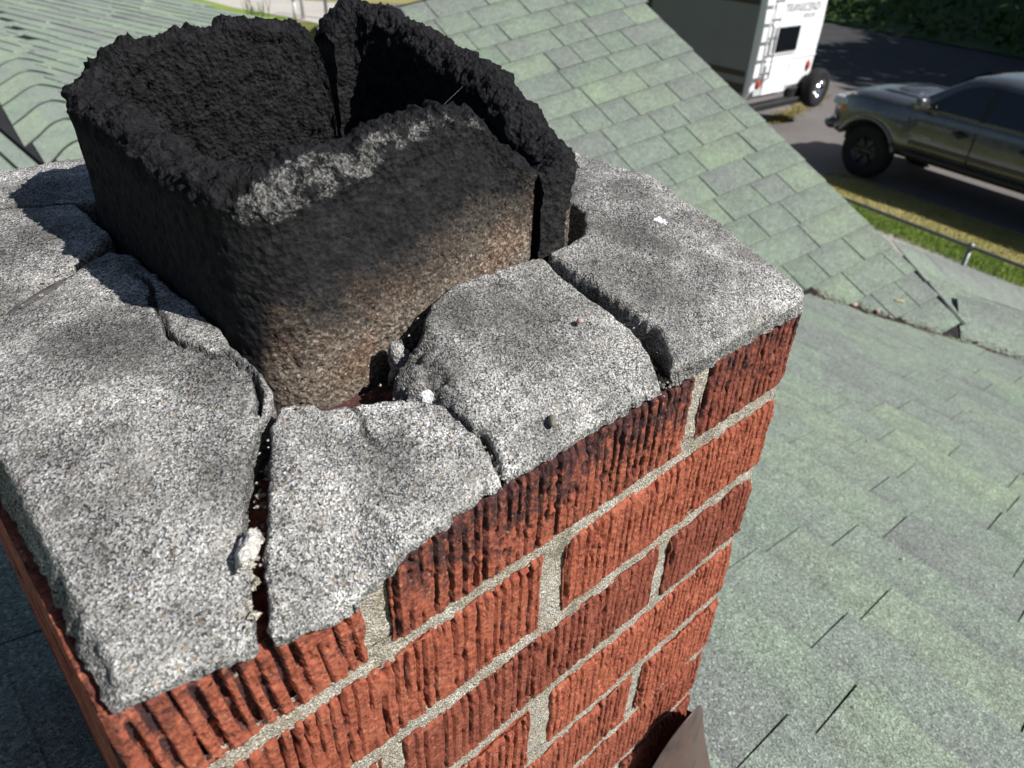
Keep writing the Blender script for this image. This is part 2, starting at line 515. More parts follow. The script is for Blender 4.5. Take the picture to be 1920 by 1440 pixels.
# grass blades where the lawn shows between house and truck
def blades(name, region, n, h, mat, seed, label):
    r = np.random.RandomState(seed)
    a0, a1, b0, b1 = region
    a = r.uniform(a0, a1, n); bb = r.uniform(b0, b1, n)
    x = 12.17 + a * hy + bb * hx; y = 4.87 - a * hx + bb * hy
    th = r.uniform(0, 2 * PI, n); hh = h * r.uniform(.5, 1.3, n); wd = r.uniform(.004, .009, n)
    lean = r.uniform(.1, .8, n) * hh; ph = r.uniform(0, 2 * PI, n)
    V = np.empty((n, 3, 3))
    V[:, 0] = np.c_[x - wd * np.cos(th), y - wd * np.sin(th), np.full(n, G)]
    V[:, 1] = np.c_[x + wd * np.cos(th), y + wd * np.sin(th), np.full(n, G)]
    V[:, 2] = np.c_[x + lean * np.cos(ph), y + lean * np.sin(ph), G + hh]
    o = link(name, mesh(name, V.reshape(-1, 3), np.arange(3 * n).reshape(-1, 3)), None, mat)
    return tag(o, label, 'grass', kind='stuff')
blades('grass_blades', (-1.78, -1.15, -6, 1.2), 14000, .06, M['lush'], 1, 'strip of lush green grass blades along the concrete path by the fence')
blades('dry_grass_blades', (-1.2, .05, -6, .3), 12000, .045, M['dry'], 2, 'sunlit yellowing grass blades between the fence rail and the parked truck')

# ================================================================== HOUSE
house = empty('house', (1.2, 1.2, G), 'house under the chimney with a green composition shingle roof in several slopes', 'house')
HO = Vector(house.location)
def hpart(name, V, F, mat, smooth=False, parent=house):
    return link(name, mesh(name, [tuple(Vector(v) - HO) for v in V], F, smooth), parent, mat)

def frame(o, ex, ey):
    ex = Vector(ex).normalized(); ey = Vector(ey); ey = (ey - ex * ey.dot(ex)).normalized()
    return Vector(o), ex, ey, ex.cross(ey)

unit_cache = {}
def shingle_unit(mat, T):
    """unit tab, 1 wide, 1 long up the slope; butt edge thick, tapering to nothing at the top"""
    key = (mat.name, T)
    if key not in unit_cache:
        V = [(0, 0, 0), (1, 0, 0), (1, 1, 0), (0, 1, 0), (.006, .0, T), (.994, 0, T), (1, 1, .0012), (0, 1, .0012)]
        F = [(3, 2, 1, 0), (4, 5, 6, 7), (0, 1, 5, 4), (1, 2, 6, 5), (2, 3, 7, 6), (3, 0, 4, 7)]
        me = mesh('shingle', V, F); me.materials.append(mat)
        unit_cache[key] = me
    return unit_cache[key]

def pin(p, poly):
    x, y = p; c = False
    for i in range(len(poly)):
        (x1, y1), (x2, y2) = poly[i - 1], poly[i]
        if (y1 > y) != (y2 > y) and x < (x2 - x1) * (y - y1) / (y2 - y1) + x1: c = not c
    return c

REST = {}
def in_view(P, m=.06):
    """could this point be seen from about where the photographer stood"""
    q = cam.matrix_world.inverted() @ P
    if q.z > -.05: return False
    x = q.x / -q.z * 1404.76 / 1920; y = q.y / -q.z * 1404.76 / 1920
    if abs(x) > .5 + m or abs(y) > .375 + m: return False
    o = cam.location if False else cam.matrix_world.translation
    d = (P - o)
    # hidden behind the chimney itself
    for t in (i / 60 for i in range(1, 60)):
        c = o + d * t
        if -.41 < c.x < -.02 and .02 < c.y < .41 and c.z < .0: return False
    return True

def shingles(parent, fr, poly, expo, mat, seed, wr=(.16, .33), T=.006, gap=.004, jit=0.0, v0=None, keep=True, tv=(.75, 1.25)):
    """courses of separate tabs over a slope; poly is in slope coordinates (u along course, v up slope)"""
    o, ex, ey, n = fr
    R = random.Random(seed)
    vs = [p[1] for p in poly]
    cnt = 0
    v = min(vs) if v0 is None else v0
    while v < max(vs):
        ym = v + expo * .5
        xs = []
        for i in range(len(poly)):
            (x1, y1), (x2, y2) = poly[i - 1], poly[i]
            if (y1 > ym) != (y2 > ym): xs.append((x2 - x1) * (ym - y1) / (y2 - y1) + x1)
        xs.sort()
        for a, b in zip(xs[::2], xs[1::2]):
            u = a
            first = True
            while u < b - .01:
                wd = R.uniform(*wr) * (R.uniform(.3, .9) if first else 1)
                first = False
                wd = min(wd, b - u)
                if b - (u + wd) < .05: wd = b - u
                drop = R.uniform(-jit, jit)
                P = o + ex * u + ey * (v - drop)
                mw = Matrix(((ex.x, ey.x, n.x, P.x - HO.x), (ex.y, ey.y, n.y, P.y - HO.y), (ex.z, ey.z, n.z, P.z - HO.z), (0, 0, 0, 1)))
                loc = mw @ Matrix.Translation((0, 0, .003 + R.uniform(0, .0012))) @ Matrix.Rotation(R.uniform(-.004, .004), 4, 'Z') @ Matrix.Diagonal((wd - gap, expo + .012 + drop, R.uniform(*tv), 1))
                me = shingle_unit(mat, T)
                if keep and in_view(P + ex * wd * .5 + ey * expo * .5):
                    sh = bpy.data.objects.new('shingle', me)
                    C.objects.link(sh); sh.parent = parent
                    sh.matrix_local = loc
                    cnt += 1
                else:
                    mb = REST.setdefault(parent.name, (parent, mat, MB()))[2]
                    mb.add([tuple(loc @ vv.co) for vv in me.vertices], [tuple(f.vertices) for f in me.polygons])
                u += wd
        v += expo
    return cnt

def rest_shingles():
    for parent, mat, mb in REST.values():
        o = mb.build('shingles', mat, parent)
        o['kind'] = 'stuff'

def plan_poly(fr, pts):
    o, ex, ey, n = fr
    out = []
    for p in pts:
        d = Vector(p) - o
        out.append((d.dot(ex), d.dot(ey)))
    return out

def deck(name, fr, poly, lab=None):
    o, ex, ey, n = fr
    top = [o + ex * u + ey * v for u, v in poly]
    bot = [p - n * .03 for p in top]
    m = len(top)
    V = top + bot
    F = [tuple(range(m)), tuple(range(2 * m - 1, m - 1, -1))] + [(i, i + m, (i + 1) % m + m, (i + 1) % m) for i in range(m)]
    d = hpart(name, V, F, M['deck'])
    if lab: d['label'] = lab
    return d


# slope A: low slope falling away to +x right beside the chimney
def A(x, y, dz=0): return Vector((x, y, -.576 - .2364 * x + .0625 * y + dz))
V0 = Vector((2.199, .903, -1.040)); V1 = Vector((2.473, .464, -1.143)); V2 = Vector((2.649, .233, -1.188))
vd = (V2 - V0)
V3 = V0 + vd * 2.2; Vm = V0 - vd * 2.2
eyA = (A(-1, -.02) - A(0, 0)).normalized()
nA = Vector((.2364, -.0625, 1)).normalized()
frA = (A(2.4, .2), eyA.cross(nA), eyA, nA)
polyA = [A(-1.3, -1.2), A(3.5, -1.2), V3, V0, V0 - vd * 1.9, A(.95, 2.62), A(.55, 2.3), A(.2, 1.3), A(-1.3, 1.3)]
pA = plan_poly(frA, polyA)
slopeA = deck('roof_slope', frA, pA)
# slope B: faces the camera beyond the valley
d1 = Vector((.118, .908, .402)).normalized()           # up the slope
d2 = Vector((.961, -.206, .182)); d2 = (d2 - d1 * d1.dot(d2)).normalized()   # along the courses
nB = d2.cross(d1)
frB = (V0.copy(), d2, d1, nB)
P1 = Vector((2.668, .785, -.958)); P2 = Vector((2.589, .460, -1.112))
top = P1 + d1 * 2.35
ridgeL = V0 + d1 * 2.20 - d2 * 1.06
topR = V0 + d1 * 2.19 + d2 * .60
pB = plan_poly(frB, [Vm, V0, V1, P2, P1, P1 + d1 * 1.75, topR, ridgeL, V0 - vd * 1.9 + d1 * .3])
slopeB = deck('roof_slope', frB, pB)
# far side of B's ridge, falling away
back = hpart('roof_slope', [ridgeL, topR, topR + Vector((.3, 1.6, -.7)), ridgeL + Vector((.3, 1.6, -.7))], [(0, 3, 2, 1)], M['shingle_far'])
# C: the strip beyond the fold, running down to the eave, and the piece below it along the valley
E5 = Vector((3.887, .525, -1.423)); E6 = Vector((3.167, .337, -1.333))
E5x = P1 + (E5 - P1) * 1.5; E6x = P2 + (E6 - P2) * 3.0
def tri_frame(o, ex, other):
    ex = Vector(ex).normalized(); ey = Vector(other); ey = (ey - ex * ey.dot(ex)).normalized()
    n = ex.cross(ey)
    return (Vector(o), ex, ey, n)
frC = tri_frame(P2, E6 - P2, P1 - P2)
frC = (P2 + frC[3] * .003, frC[1], frC[2], frC[3])
pC = plan_poly(frC, [P2, E6x, E5x, P1])
slopeC = deck('roof_slope', frC, pC)
frS = tri_frame(V1, V2 - V1, P2 - V1)
pS = plan_poly(frS, [V1 - (V2 - V1) * .2, V3, E6x, P2])
slopeS = deck('roof_slope', frS, pS)
# underlay below the fold so that no hole shows where the slopes meet
dn = Vector((0, 0, -.014))
hpart('roof_slope', [V0 - vd * .3 + dn, V3 + dn, E6x + dn, P1 + dn, P1 + d1 * .3 - d2 * .3 + dn], [(0, 1, 2, 3, 4)], M['shingle'])
# D: nearly flat far roof on the left, its eave at x = 2.8, courses running away to the left
ZD = -.85
def D(x, y): return Vector((x, y, ZD))
nD = Vector((0, 0, 1))
cD = Vector((.208, -.978, 0))
frD = (D(.4, 3.0), cD, nD.cross(cD), nD)                 # up-slope to +x, so the butts look this way
lowD = [(.287, 2.6), (.69, 2.75), (1.6, 3.85), (2.9, 6.3), (2.776, 7.96), (2.55, 14), (-3, 14), (-3, 4.25), (.287, 4.25)]
pD = plan_poly(frD, [D(*p) for p in lowD])
slopeD = deck('roof_slope', frD, pD)
V = [tuple(D(*p) + Vector((0, 0, -.031))) for p in lowD] + [(p[0], p[1], -1.6) for p in lowD]
m = len(lowD)
hpart('roof_riser', V, [(i, i + m, (i + 1) % m + m, (i + 1) % m) for i in range(m)], M['deck'])
n1 = shingles(slopeA, frA, pA, .140, M['shingle'], 11, wr=(.11, .34), T=.005, gap=.0018, tv=(.6, 1.7))
n2 = shingles(slopeB, frB, pB, .1335, M['shingle'], 23, wr=(.13, .30), T=.007, gap=.0045, v0=-.1335 * 6 + .03)
n3 = shingles(slopeC, frC, pC, .22, M['shingle'], 5, wr=(.7, 1.2), T=.008)
n3 += shingles(slopeS, frS, pS, .30, M['shingle'], 6, wr=(.25, .5), T=.004)

# D is covered by long courses; on its near left part they turn towards the camera over a soft fold
def curve(pts, k=5):
    """Catmull-Rom through plan points"""
    P = [np.array(p, float) for p in pts]
    P = [2 * P[0] - P[1]] + P + [2 * P[-1] - P[-2]]
    out = []
    for i in range(1, len(P) - 2):
        for j in range(k):
            t = j / k
            a, b, c, d = P[i - 1:i + 3]
            out.append(.5 * ((2 * b) + (c - a) * t + (2 * a - 5 * b + 4 * c - d) * t * t + (3 * b - a - 3 * c + d) * t ** 3))
    out.append(P[-2])
    return out
def TD(p): return np.array([-.425 + (p[0] + .425) * 2.543, -.175 + (p[1] + .175) * 2.543])
base = [TD(p) for p in [(-.143, 1.365), (-.105, 1.425), (-.07, 1.485), (-.045, 1.515), (-.028, 1.515), (-.005, 1.46), (.035, 1.30)]]
nsh = n1 + n2 + n3
RD = random.Random(31)
nx = np.array([.052, .405])
def inpoly(c): return pin((c[0], c[1]), lowD)
for k in range(-3, 6):
    lo = [p + nx * k + (0, 0) for p in base]
    cl = [c for c in curve(lo, 6) if inpoly(c)]
    if len(cl) < 4: continue
    L = len(cl); i0 = 0
    while i0 < L - 1:
        i1 = min(L - 1, i0 + RD.randint(9, 15))
        if L - 1 - i1 < 4: i1 = L - 1
        seg = cl[i0:i1 + 1]
        T = RD.uniform(.006, .009)
        V = []
        for c in seg:
            b0 = D(*c); b1 = D(*(c + nx * .91))
            V += [b0 + nD * .001, b0 + nD * T, b1 + nD * .003, b1 + nD * .001]
        q = len(seg); F = []
        for i in range(q - 1):
            a = i * 4; bb = a + 4
            F += [(a, a + 1, bb + 1, bb), (a + 1, a + 2, bb + 2, bb + 1), (a + 2, a + 3, bb + 3, bb + 2)]
        F += [(0, 3, 2, 1), (q * 4 - 4, q * 4 - 3, q * 4 - 2, q * 4 - 1)]
        hpart('shingle', V, F, M['shingle_far'], parent=slopeD)
        nsh += 1
        i0 = i1
# right of the fold the courses run on as rows of tabs
fold = [(.52, 3.0), (1.6, 3.9), (2.9, 6.3), (2.776, 7.96), (2.55, 14), (1.75, 14), (.95, 6.0), (.72, 4.3)]
n4 = shingles(slopeD, frD, plan_poly(frD, [D(*p) for p in fold]), .135, M['shingle_far'], 41, wr=(.25, .75), T=.007, gap=.015, jit=.02)
left = [(-3, 14), (1.75, 14), (.95, 6.0), (.80, 5.9), (.26, 5.6), (.24, 4.3), (-3, 4.3)]
n4 += shingles(slopeD, frD, plan_poly(frD, [D(*p) for p in left]), .135, M['shingle_far'], 43, wr=(.25, .75), T=.007, gap=.015, jit=.02)
rest_shingles()
print('shingles', n1, n2, n3, n4, nsh)
# two dark edge boards beside the fold, tan felt between them
eb = MB()
eb.box((.205, 2.4, ZD - .10), (.282, 4.22, ZD - .018)); eb.box((.19, 2.4, ZD - .12), (.205, 4.22, ZD - .05)); eb.box((-2.5, 2.4, ZD - .10), (.19, 4.22, ZD - .02))
hpart('ridge_edge', [Vector(v) for v in eb.v], eb.f, M['shingle_far'])
# walls below the eaves
wl = MB()
wl.box((-2.5, 1.0, G), (2.1, 11, -1.65)); wl.box((-2.5, -4.0, G), (2.15, 1.0, -1.65))
hpart('wall', [Vector(v) for v in wl.v], wl.f, M['rvgrey'])

# ================================================================== CHIMNEY
chim = empty('brick_chimney', (-.21, .21, -.6), 'red raked-face brick chimney with sandy mortar joints rising from the green roof', 'chimney')
CO = Vector(chim.location)
BL, BW, BH, CR = .203, .096, .057, .067      # brick length, width, height and course height

def brick(x0, y0, lx, ly, ztop, seed, period=.0055, burn_and_shade=0.0, tear=1.0, fine=.0012, slant=0.0, face=True, label=None, hgt=BH):
    """one brick: finely modelled raked front, rough sides; front looks to -y"""
    R = random.Random(seed)
    if not face: fine = .006
    nu = max(6, int(lx / (fine * .6 if face else fine))); nv = max(6, int(hgt / (fine * 1.3)))
    depth = np.array([0, .0015, .004, .008, .013, .02, .032, .055, ly * .8, ly]) if face else np.array([0, .006, .02, .05, ly * .75, ly])
    depth = depth[depth <= ly + 1e-6]
    u = np.linspace(0, lx, nu + 1); v = np.linspace(0, hgt, nv + 1)
    U, W = np.meshgrid(u, v, indexing='ij')
    P = np.stack([U.ravel(), np.zeros(U.size), W.ravel()], 1)
    off = R.uniform(0, 50)
    # raked texture: ragged near-vertical grooves
    Q = P.copy(); Q[:, 2] *= .35
    warp = fbm(np.c_[P[:, 0], np.full(len(P), off), P[:, 2]], .018, 2) * .0003 + perlin(np.c_[P[:, 0] / .03, np.full(len(P), off + 3), P[:, 2] / .5]) * .0014
    ph = (P[:, 0] + warp + P[:, 2] * slant) / period
    k = np.floor(ph)
    fr_ = ph - k + .34 * (_rs_hash(k, seed + 5) - .5)
    rk = _rs_hash(k, seed)
    wid = .10 + .16 * rk
    prof = 1 - sstep(wid * .78, wid * 1.02, np.abs(fr_ - .5))
    stre = np.clip(.62 + 1.5 * perlin(np.c_[k * .73 + off, P[:, 2] / .022, np.full(len(P), off)]) + .35 * rk, 0, 1.25)
    gd = prof * stre * .0043 * sstep(.0, .006, P[:, 2]) * sstep(.0, .003, hgt - P[:, 2])
    rough = fbm(P + off, .022, 2) * .0005 + fbm(P + off, .0026, 2) * .00034 * tear + np.clip(perlin(np.c_[P[:, 0] / .0018 + off, np.zeros(len(P)), P[:, 2] / .020]), -.3, 1) * .0006
    pits = np.clip(.46 - worley(P * (1, 1, .6) + off, .0050), 0, 1) * .0060 * tear * sstep(.02, .35, fbm(P + off * 2, .014, 2))
    d = gd + pits - rough
    # worn arrises and broken corners
    e = np.minimum(np.minimum(P[:, 0], lx - P[:, 0]), np.minimum(P[:, 2], hgt - P[:, 2]))
    er = .0028 + .0018 * fbm(P + off * 3, .012, 2)
    d += np.clip(er - e, 0, .01) * .9
    d += np.clip(perlin((P + off) / .03) - .18, 0, 1) * .011 * sstep(.016, 0, hgt - P[:, 2]) * (1.0 if burn_and_shade > .2 else .5)
    F0 = np.stack([P[:, 0], d, P[:, 2]], 1)
    idx = np.arange((nu + 1) * (nv + 1)).reshape(nu + 1, nv + 1)
    V = [F0]
    F = np.stack([idx[:-1, :-1].ravel(), idx[1:, :-1].ravel(), idx[1:, 1:].ravel(), idx[:-1, 1:].ravel()], 1)
    ring = np.concatenate([idx[:, 0], idx[-1, 1:], idx[-2::-1, -1], idx[0, -2:0:-1]])
    Fs = [F]
    cur = ring; base = len(F0)
    ctr = np.array([lx / 2, 0, hgt / 2])
    for dd in depth[1:]:
        r0 = F0[ring].copy()
        dn = dd / ly
        y = np.maximum(r0[:, 1] + .0004, dd) if dd < .006 else np.full(len(r0), dd)
        q = np.stack([P[ring, 0], y, P[ring, 2]], 1)
        nn = np.zeros_like(q)
        nn[:, 0] = np.where(P[ring, 0] <= 0, -1, np.where(P[ring, 0] >= lx, 1, 0)); nn[:, 2] = np.where(P[ring, 2] <= 0, -1, np.where(P[ring, 2] >= hgt, 1, 0))
        amp = fbm(q + off, .009, 3) * .0011 - .0004 - np.clip(.4 - worley(q + off, .008), 0, 1) * .004
        if dd < .01: amp -= (.01 - dd) * .12
        q = q + nn * amp[:, None]
        V.append(q)
        nxt = base + np.arange(len(ring)); base += len(ring)
        Fs.append(np.stack([cur, np.roll(cur, -1), np.roll(nxt, -1), nxt], 1)[:, ::-1])
        cur = nxt
    V = np.concatenate(V)
    Fl = np.concatenate(Fs).tolist() + [cur.tolist()]
    Vw = V + np.array([x0, y0, ztop - hgt])
    if ztop > -.01 and face:     # top course is worn down where the crown has settled over it
        sg = np.interp(Vw[:, 0], [-.418, -.372, -.336, -.322, -.310, -.258, -.15], [.002, .0115, .0195, .0145, .006, .0032, .001]) * sstep(.045, .02, Vw[:, 1])
        Vw[:, 2] -= sg * np.clip((Vw[:, 2] - (ztop - hgt)) / hgt, 0, 1)
    bn = .75 * burn_and_shade * sstep(-.05, .0, Vw[:, 2]) + .3 * burn_and_shade + .15 * R.uniform(-1, 1)
    bn = bn + np.clip(gd_full(V, len(F0), gd) * 190, 0, .55) + np.clip(gd_full(V, len(F0), pits) * 150, 0, .4)  # grooves and pits coloured darker to stand in for their shade
    o = np.array([x0 + lx / 2, y0 + ly / 2, ztop - hgt])
    me = mesh('brick', Vw - o, Fl, True, {'burn_and_shade': bn})
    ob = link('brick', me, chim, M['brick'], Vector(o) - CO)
    if label: ob['label'] = label
    return ob

def _rs_hash(k, seed):
    x = np.sin(k * 127.1 + seed * 311.7) * 43758.5453
    return x - np.floor(x)
def gd_full(V, n, gd):
    z = np.zeros(len(V)); z[:n] = gd; return z

XL = -.420
# front face, course by course: (x0, length); odd courses header - stretcher - header, even courses two stretchers
bs = 100
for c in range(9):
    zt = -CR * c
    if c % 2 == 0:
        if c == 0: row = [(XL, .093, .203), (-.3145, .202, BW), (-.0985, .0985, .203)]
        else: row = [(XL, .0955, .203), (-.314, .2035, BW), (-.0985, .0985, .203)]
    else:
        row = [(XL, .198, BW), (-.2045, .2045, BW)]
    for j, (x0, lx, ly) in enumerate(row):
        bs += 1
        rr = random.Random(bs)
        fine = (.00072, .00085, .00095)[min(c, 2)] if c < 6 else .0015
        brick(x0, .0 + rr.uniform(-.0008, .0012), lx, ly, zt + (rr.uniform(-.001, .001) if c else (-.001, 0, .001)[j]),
              bs, period=(.0072, .0066, .0068)[j % 3] if c == 0 else rr.uniform(.0050, .0062), burn_and_shade=(.42, .62, .42)[j % 3] if c == 0 else (rr.uniform(0, .35) if c < 3 else rr.uniform(-.1, .15)),
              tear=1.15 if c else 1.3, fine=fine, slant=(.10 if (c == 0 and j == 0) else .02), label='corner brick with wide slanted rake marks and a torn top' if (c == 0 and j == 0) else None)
    # left, back and right faces (rough, never close to the eye)
    if c % 2 == 0:
        side = [(.2130, .2035 if False else .107), (.330, .095)]
        ys = [(.213, .100), (.323, .105)]
    else:
        ys = [(.106, .203), (.319, .109)]
    for (y0, ly) in ys:
        bs += 1
        brick(XL, y0, BW, ly, zt, bs, face=False)
        bs += 1
        brick(-BW, y0, BW, ly, zt, bs, face=False)
    for (x0, lx) in ((XL + .106, .098), (XL + .214, .100)):
        bs += 1
        brick(x0, .428 - BW, lx, BW, zt, bs, face=False)

# mortar: recessed, sandy, as one piece of strips between the bricks
def mortar():
    Vs = []; Fs = []; base = 0
    def strip(lo, hi, y, ax=0, rec=.005):
        """rough recessed face between bricks: lo/hi are (u, z); ax 0 front (-y), 1 left (-x)"""
        nonlocal base
        fine = .0016 if ax == 0 else .006
        nu = max(2, int((hi[0] - lo[0]) / fine)); nv = max(3, int((hi[1] - lo[1]) / fine))
        u = np.linspace(lo[0], hi[0], nu + 1); v = np.linspace(lo[1], hi[1], nv + 1)
        U, W = np.meshgrid(u, v, indexing='ij')
        P = np.stack([U.ravel(), np.zeros(U.size), W.ravel()], 1)
        d = rec + fbm(P, .018, 3) * .0016 + fbm(P, .0035, 2) * .0007
        if ax == 0: V = np.stack([P[:, 0], y + d, P[:, 2]], 1)
        else: V = np.stack([y + d, P[:, 0], P[:, 2]], 1)
        idx = np.arange((nu + 1) * (nv + 1)).reshape(nu + 1, nv + 1) + base
        F = np.stack([idx[:-1, :-1].ravel(), idx[1:, :-1].ravel(), idx[1:, 1:].ravel(), idx[:-1, 1:].ravel()], 1)
        if ax == 1: F = F[:, ::-1]
        Vs.append(V); Fs.append(F); base += len(V)
    for c in range(9):
        zt = -CR * c; zb = zt - BH
        strip((XL + .003, zt - CR - .003), (-.003, zb + .004), 0, 0, .0035)
        strip((.003, zt - CR - .003), (.425, zb + .004), XL, 1)
        if c % 2 == 0: heads = [(-.329, -.312), (-.114, -.097)]
        else: heads = [(-.224, -.2025)]
        for a, b in heads: strip((a, zb - .002), (b, zt - ((.021 if a < -.3 else .003) if c == 0 else -.002)), 0, 0, .004 if c else .0045)
    V = np.concatenate(Vs); F = np.concatenate(Fs)
    n = len(V)
    # body of the mortar behind, leaving the flue space open
    mb = MB()
    mb.box((XL + .008, .012, -.62), (-.008, .090, -.026)); mb.box((XL + .008, .345, -.62), (-.008, .420, -.0035))
    mb.box((XL + .008, .090, -.62), (XL + .088, .345, -.0035)); mb.box((-.088, .090, -.62), (-.008, .345, -.0035))
    V = np.concatenate([V, np.array(mb.v)])
    Fl = F.tolist() + [tuple(i + n for i in f) for f in mb.f]
    me = mesh('mortar', V - np.array(CO), Fl, True)
    link('mortar', me, chim, M['mortar'])
mortar()

# ------------------------------------------------------------------ crown: broken concrete pieces
def hs(P):
    x, y = P[:, 0], P[:, 1]
    f = np.clip(y / .135, 0, 1)
    sag = np.interp(x, [-.418, -.372, -.336, -.322, -.310, -.258, -.15], [.001, .008, .015, .010, .003, .001, 0])
    return .004 + (1 - (1 - f) ** 1.25) * (.034 + .004 * np.clip((x + .21) / .2, 0, 1)) - sag * np.clip(1 - y / .05, 0, 1) ** 1.4

def seg_dist(P, poly, closed=True):
    """distance to polyline, nearest point"""
    A_ = np.array(poly, float); B_ = np.roll(A_, -1, 0)
    if not closed: A_, B_ = A_[:-1], A_[1:] if False else np.array(poly, float)[1:]
    best = np.full(len(P), 9.0); near = np.zeros((len(P), 2))
    for a, b in zip(A_, B_):
        ab = b - a; L = ab @ ab
        t = np.clip(((P - a) @ ab) / max(L, 1e-12), 0, 1)
        q = a + t[:, None] * ab
        d = np.hypot(*(P - q).T)
        k = d < best
        best[k] = d[k]; near[k] = q[k]
    return best, near

def inside(P, poly):
    A_ = np.array(poly, float); B_ = np.roll(A_, -1, 0)
    c = np.zeros(len(P), bool)
    for (x1, y1), (x2, y2) in zip(A_, B_):
        if y1 == y2: continue
        k = (y1 > P[:, 1]) != (y2 > P[:, 1])
        xx = (x2 - x1) * (P[:, 1] - y1) / (y2 - y1) + x1
        c ^= k & (P[:, 0] < xx)
    return c

def ragged(poly, amp=.0013, step=.0014):
    """fine broken outline"""
    A_ = np.array(poly, float) / 1000.0
    out = []
    for i in range(len(A_)):
        a, b = A_[i], A_[(i + 1) % len(A_)]
        L = np.hypot(*(b - a)); n = max(1, int(L / step))
        for k in range(n):
            out.append(a + (b - a) * k / n)
    out = np.array(out)
    # soften the corners of the traced outline a little
    for _ in range(1): out = .25 * np.roll(out, 1, 0) + .5 * out + .25 * np.roll(out, -1, 0)
    n1_ = fbm(np.c_[out, np.zeros(len(out))], .006, 3, 2.0); n2_ = fbm(np.c_[out, np.zeros(len(out))], .006, 3, 9.0)
    return out + np.c_[n1_, n2_] * amp

HAIR = [[(-321, 210), (-322, 195), (-328, 174), (-331, 153), (-334, 140), (-332, 130), (-328, 126), (-326, 118), (-324, 114), (-319, 115), (-318, 107), (-316, 98), (-319, 87), (-325, 79)],
        [(-290, 62), (-290, 54), (-294, 46), (-292, 42), (-291, 38)],
        [(-412, 368), (-375, 355), (-346, 348), (-331, 339), (-314, 331)]]
STAINS = [(-.352, .150, .030, .9), (-.330, .105, .018, .8), (-.395, .06, .03, .55), (-.350, .06, .02, .5), (-.25, .075, .022, .9), (-.23, .10, .02, 1.0), (-.19, .06, .03, .7), (-.29, .035, .018, .55), (-.10, .06, .03, .9), (-.07, .09, .03, 1.0),
          (-.05, .04, .02, .5), (-.08, .17, .04, .9), (-.03, .13, .02, .6), (-.30, .15, .02, .5), (-.36, .28, .03, .5), (-.33, .36, .03, .4), (-.25, .05, .015, .8), (-.215, .085, .02, .7), (-.385, .20, .02, .5)]
def crown_piece(poly, label, dz=0.0, rad=.006, fine=.00105, broken=None, tilt=(0, 0)):
    out = ragged(poly)
    lo = out.min(0) - .003; hi = out.max(0) + .003
    nx, ny = int((hi[0] - lo[0]) / fine) + 1, int((hi[1] - lo[1]) / fine) + 1
    X_, Y_ = np.meshgrid(lo[0] + np.arange(nx + 1) * fine, lo[1] + np.arange(ny + 1) * fine, indexing='ij')
    P = np.stack([X_.ravel(), Y_.ravel()], 1)
    ins = inside(P, out)
    idx = np.arange(len(P)).reshape(nx + 1, ny + 1)
    cells = np.stack([idx[:-1, :-1].ravel(), idx[1:, :-1].ravel(), idx[1:, 1:].ravel(), idx[:-1, 1:].ravel()], 1)
    keep = ins[cells].sum(1) >= 2
    cells = cells[keep]
    used = np.unique(cells)
    remap = np.full(len(P), -1); remap[used] = np.arange(len(used))
    P = P[used]; ins = ins[used]; cells = remap[cells]
    # boundary vertices snap to the outline
    e = np.concatenate([cells[:, [0, 1]], cells[:, [1, 2]], cells[:, [2, 3]], cells[:, [3, 0]]])
    key = e[:, 0].astype(np.int64) * len(P) + e[:, 1]; rev = e[:, 1].astype(np.int64) * len(P) + e[:, 0]
    be = e[~np.isin(key, rev)]
    bv = np.unique(be)
    isb = np.zeros(len(P), bool); isb[bv] = True
    d, near = seg_dist(P, out)
    snap = isb | ~ins
    P[snap] = near[snap]; d[snap] = 0
    z = hs(P) + dz + tilt[0] * (P[:, 0] + .2) + tilt[1] * P[:, 1]
    P3 = np.c_[P, np.zeros(len(P))]
    r = rad * (1 + .45 * fbm(P3, .02, 2))
    if broken is not None:
        (bx, by, br, rr) = broken
        kx = sstep(br, br * .35, np.hypot(P[:, 0] - bx, P[:, 1] - by))
        r = r * (1 - kx) + rr * (1 + .5 * fbm(P3, .012, 3)) * kx
    kl = sstep(-.400, -.410, P[:, 0]); r = r * (1 - kl) + np.minimum(r, .0035) * kl
    q = np.clip(1 - d / np.maximum(r, 1e-4), 0, 1)
    drop = r * (1 - np.sqrt(np.clip(1 - q * q, 0, 1)))
    drop *= 1 + .5 * fbm(P3, .007, 2, 3.0)
    # outer rim of the crown is weathered rounder
    ed = np.minimum(np.minimum(P[:, 0] + .409, -.001 - P[:, 0]), np.minimum(P[:, 1] - .002, .425 - P[:, 1]))
    z -= drop
    z += fbm(P3, .030, 3) * .0013 + fbm(P3, .006, 2) * .00055 + perlin(P3 / .0021) * .00045 + np.clip(perlin(P3 / .0045 + 9) - .35, 0, 1) * .0016
    z -= np.clip(.30 - worley(P3, .011), 0, 1) * .004 * sstep(-.1, .4, fbm(P3, .04, 2))
    if broken is not None: z += kx * (fbm(P3, .007, 3) * .003 - np.clip(.45 - worley(P3, .010), 0, 1) * .006)
    for ih, h in enumerate(HAIR):
        hp = np.array(h) / 1000.0
        hd_, _ = seg_dist(P + np.c_[fbm(P3, .008, 2), fbm(P3, .008, 2, 5.0)] * .0014, hp, closed=False)
        hw = (.0014, .0007, .0011)[ih] * (1 + .7 * fbm(P3, .02, 2, 4.0))
        z -= np.clip(1 - hd_ / np.maximum(hw, .0004), 0, 1) ** .5 * (.009, .0035, .007)[ih]
    zfl = -np.interp(P[:, 0], [-.418, -.372, -.336, -.322, -.310, -.258, -.15], [.0005, .008, .016, .011, .003, .001, 0]) * sstep(.02, .004, P[:, 1])
    z = np.maximum(z, zfl + .0006)
    st = np.zeros(len(P)); hairk = np.zeros(len(P))
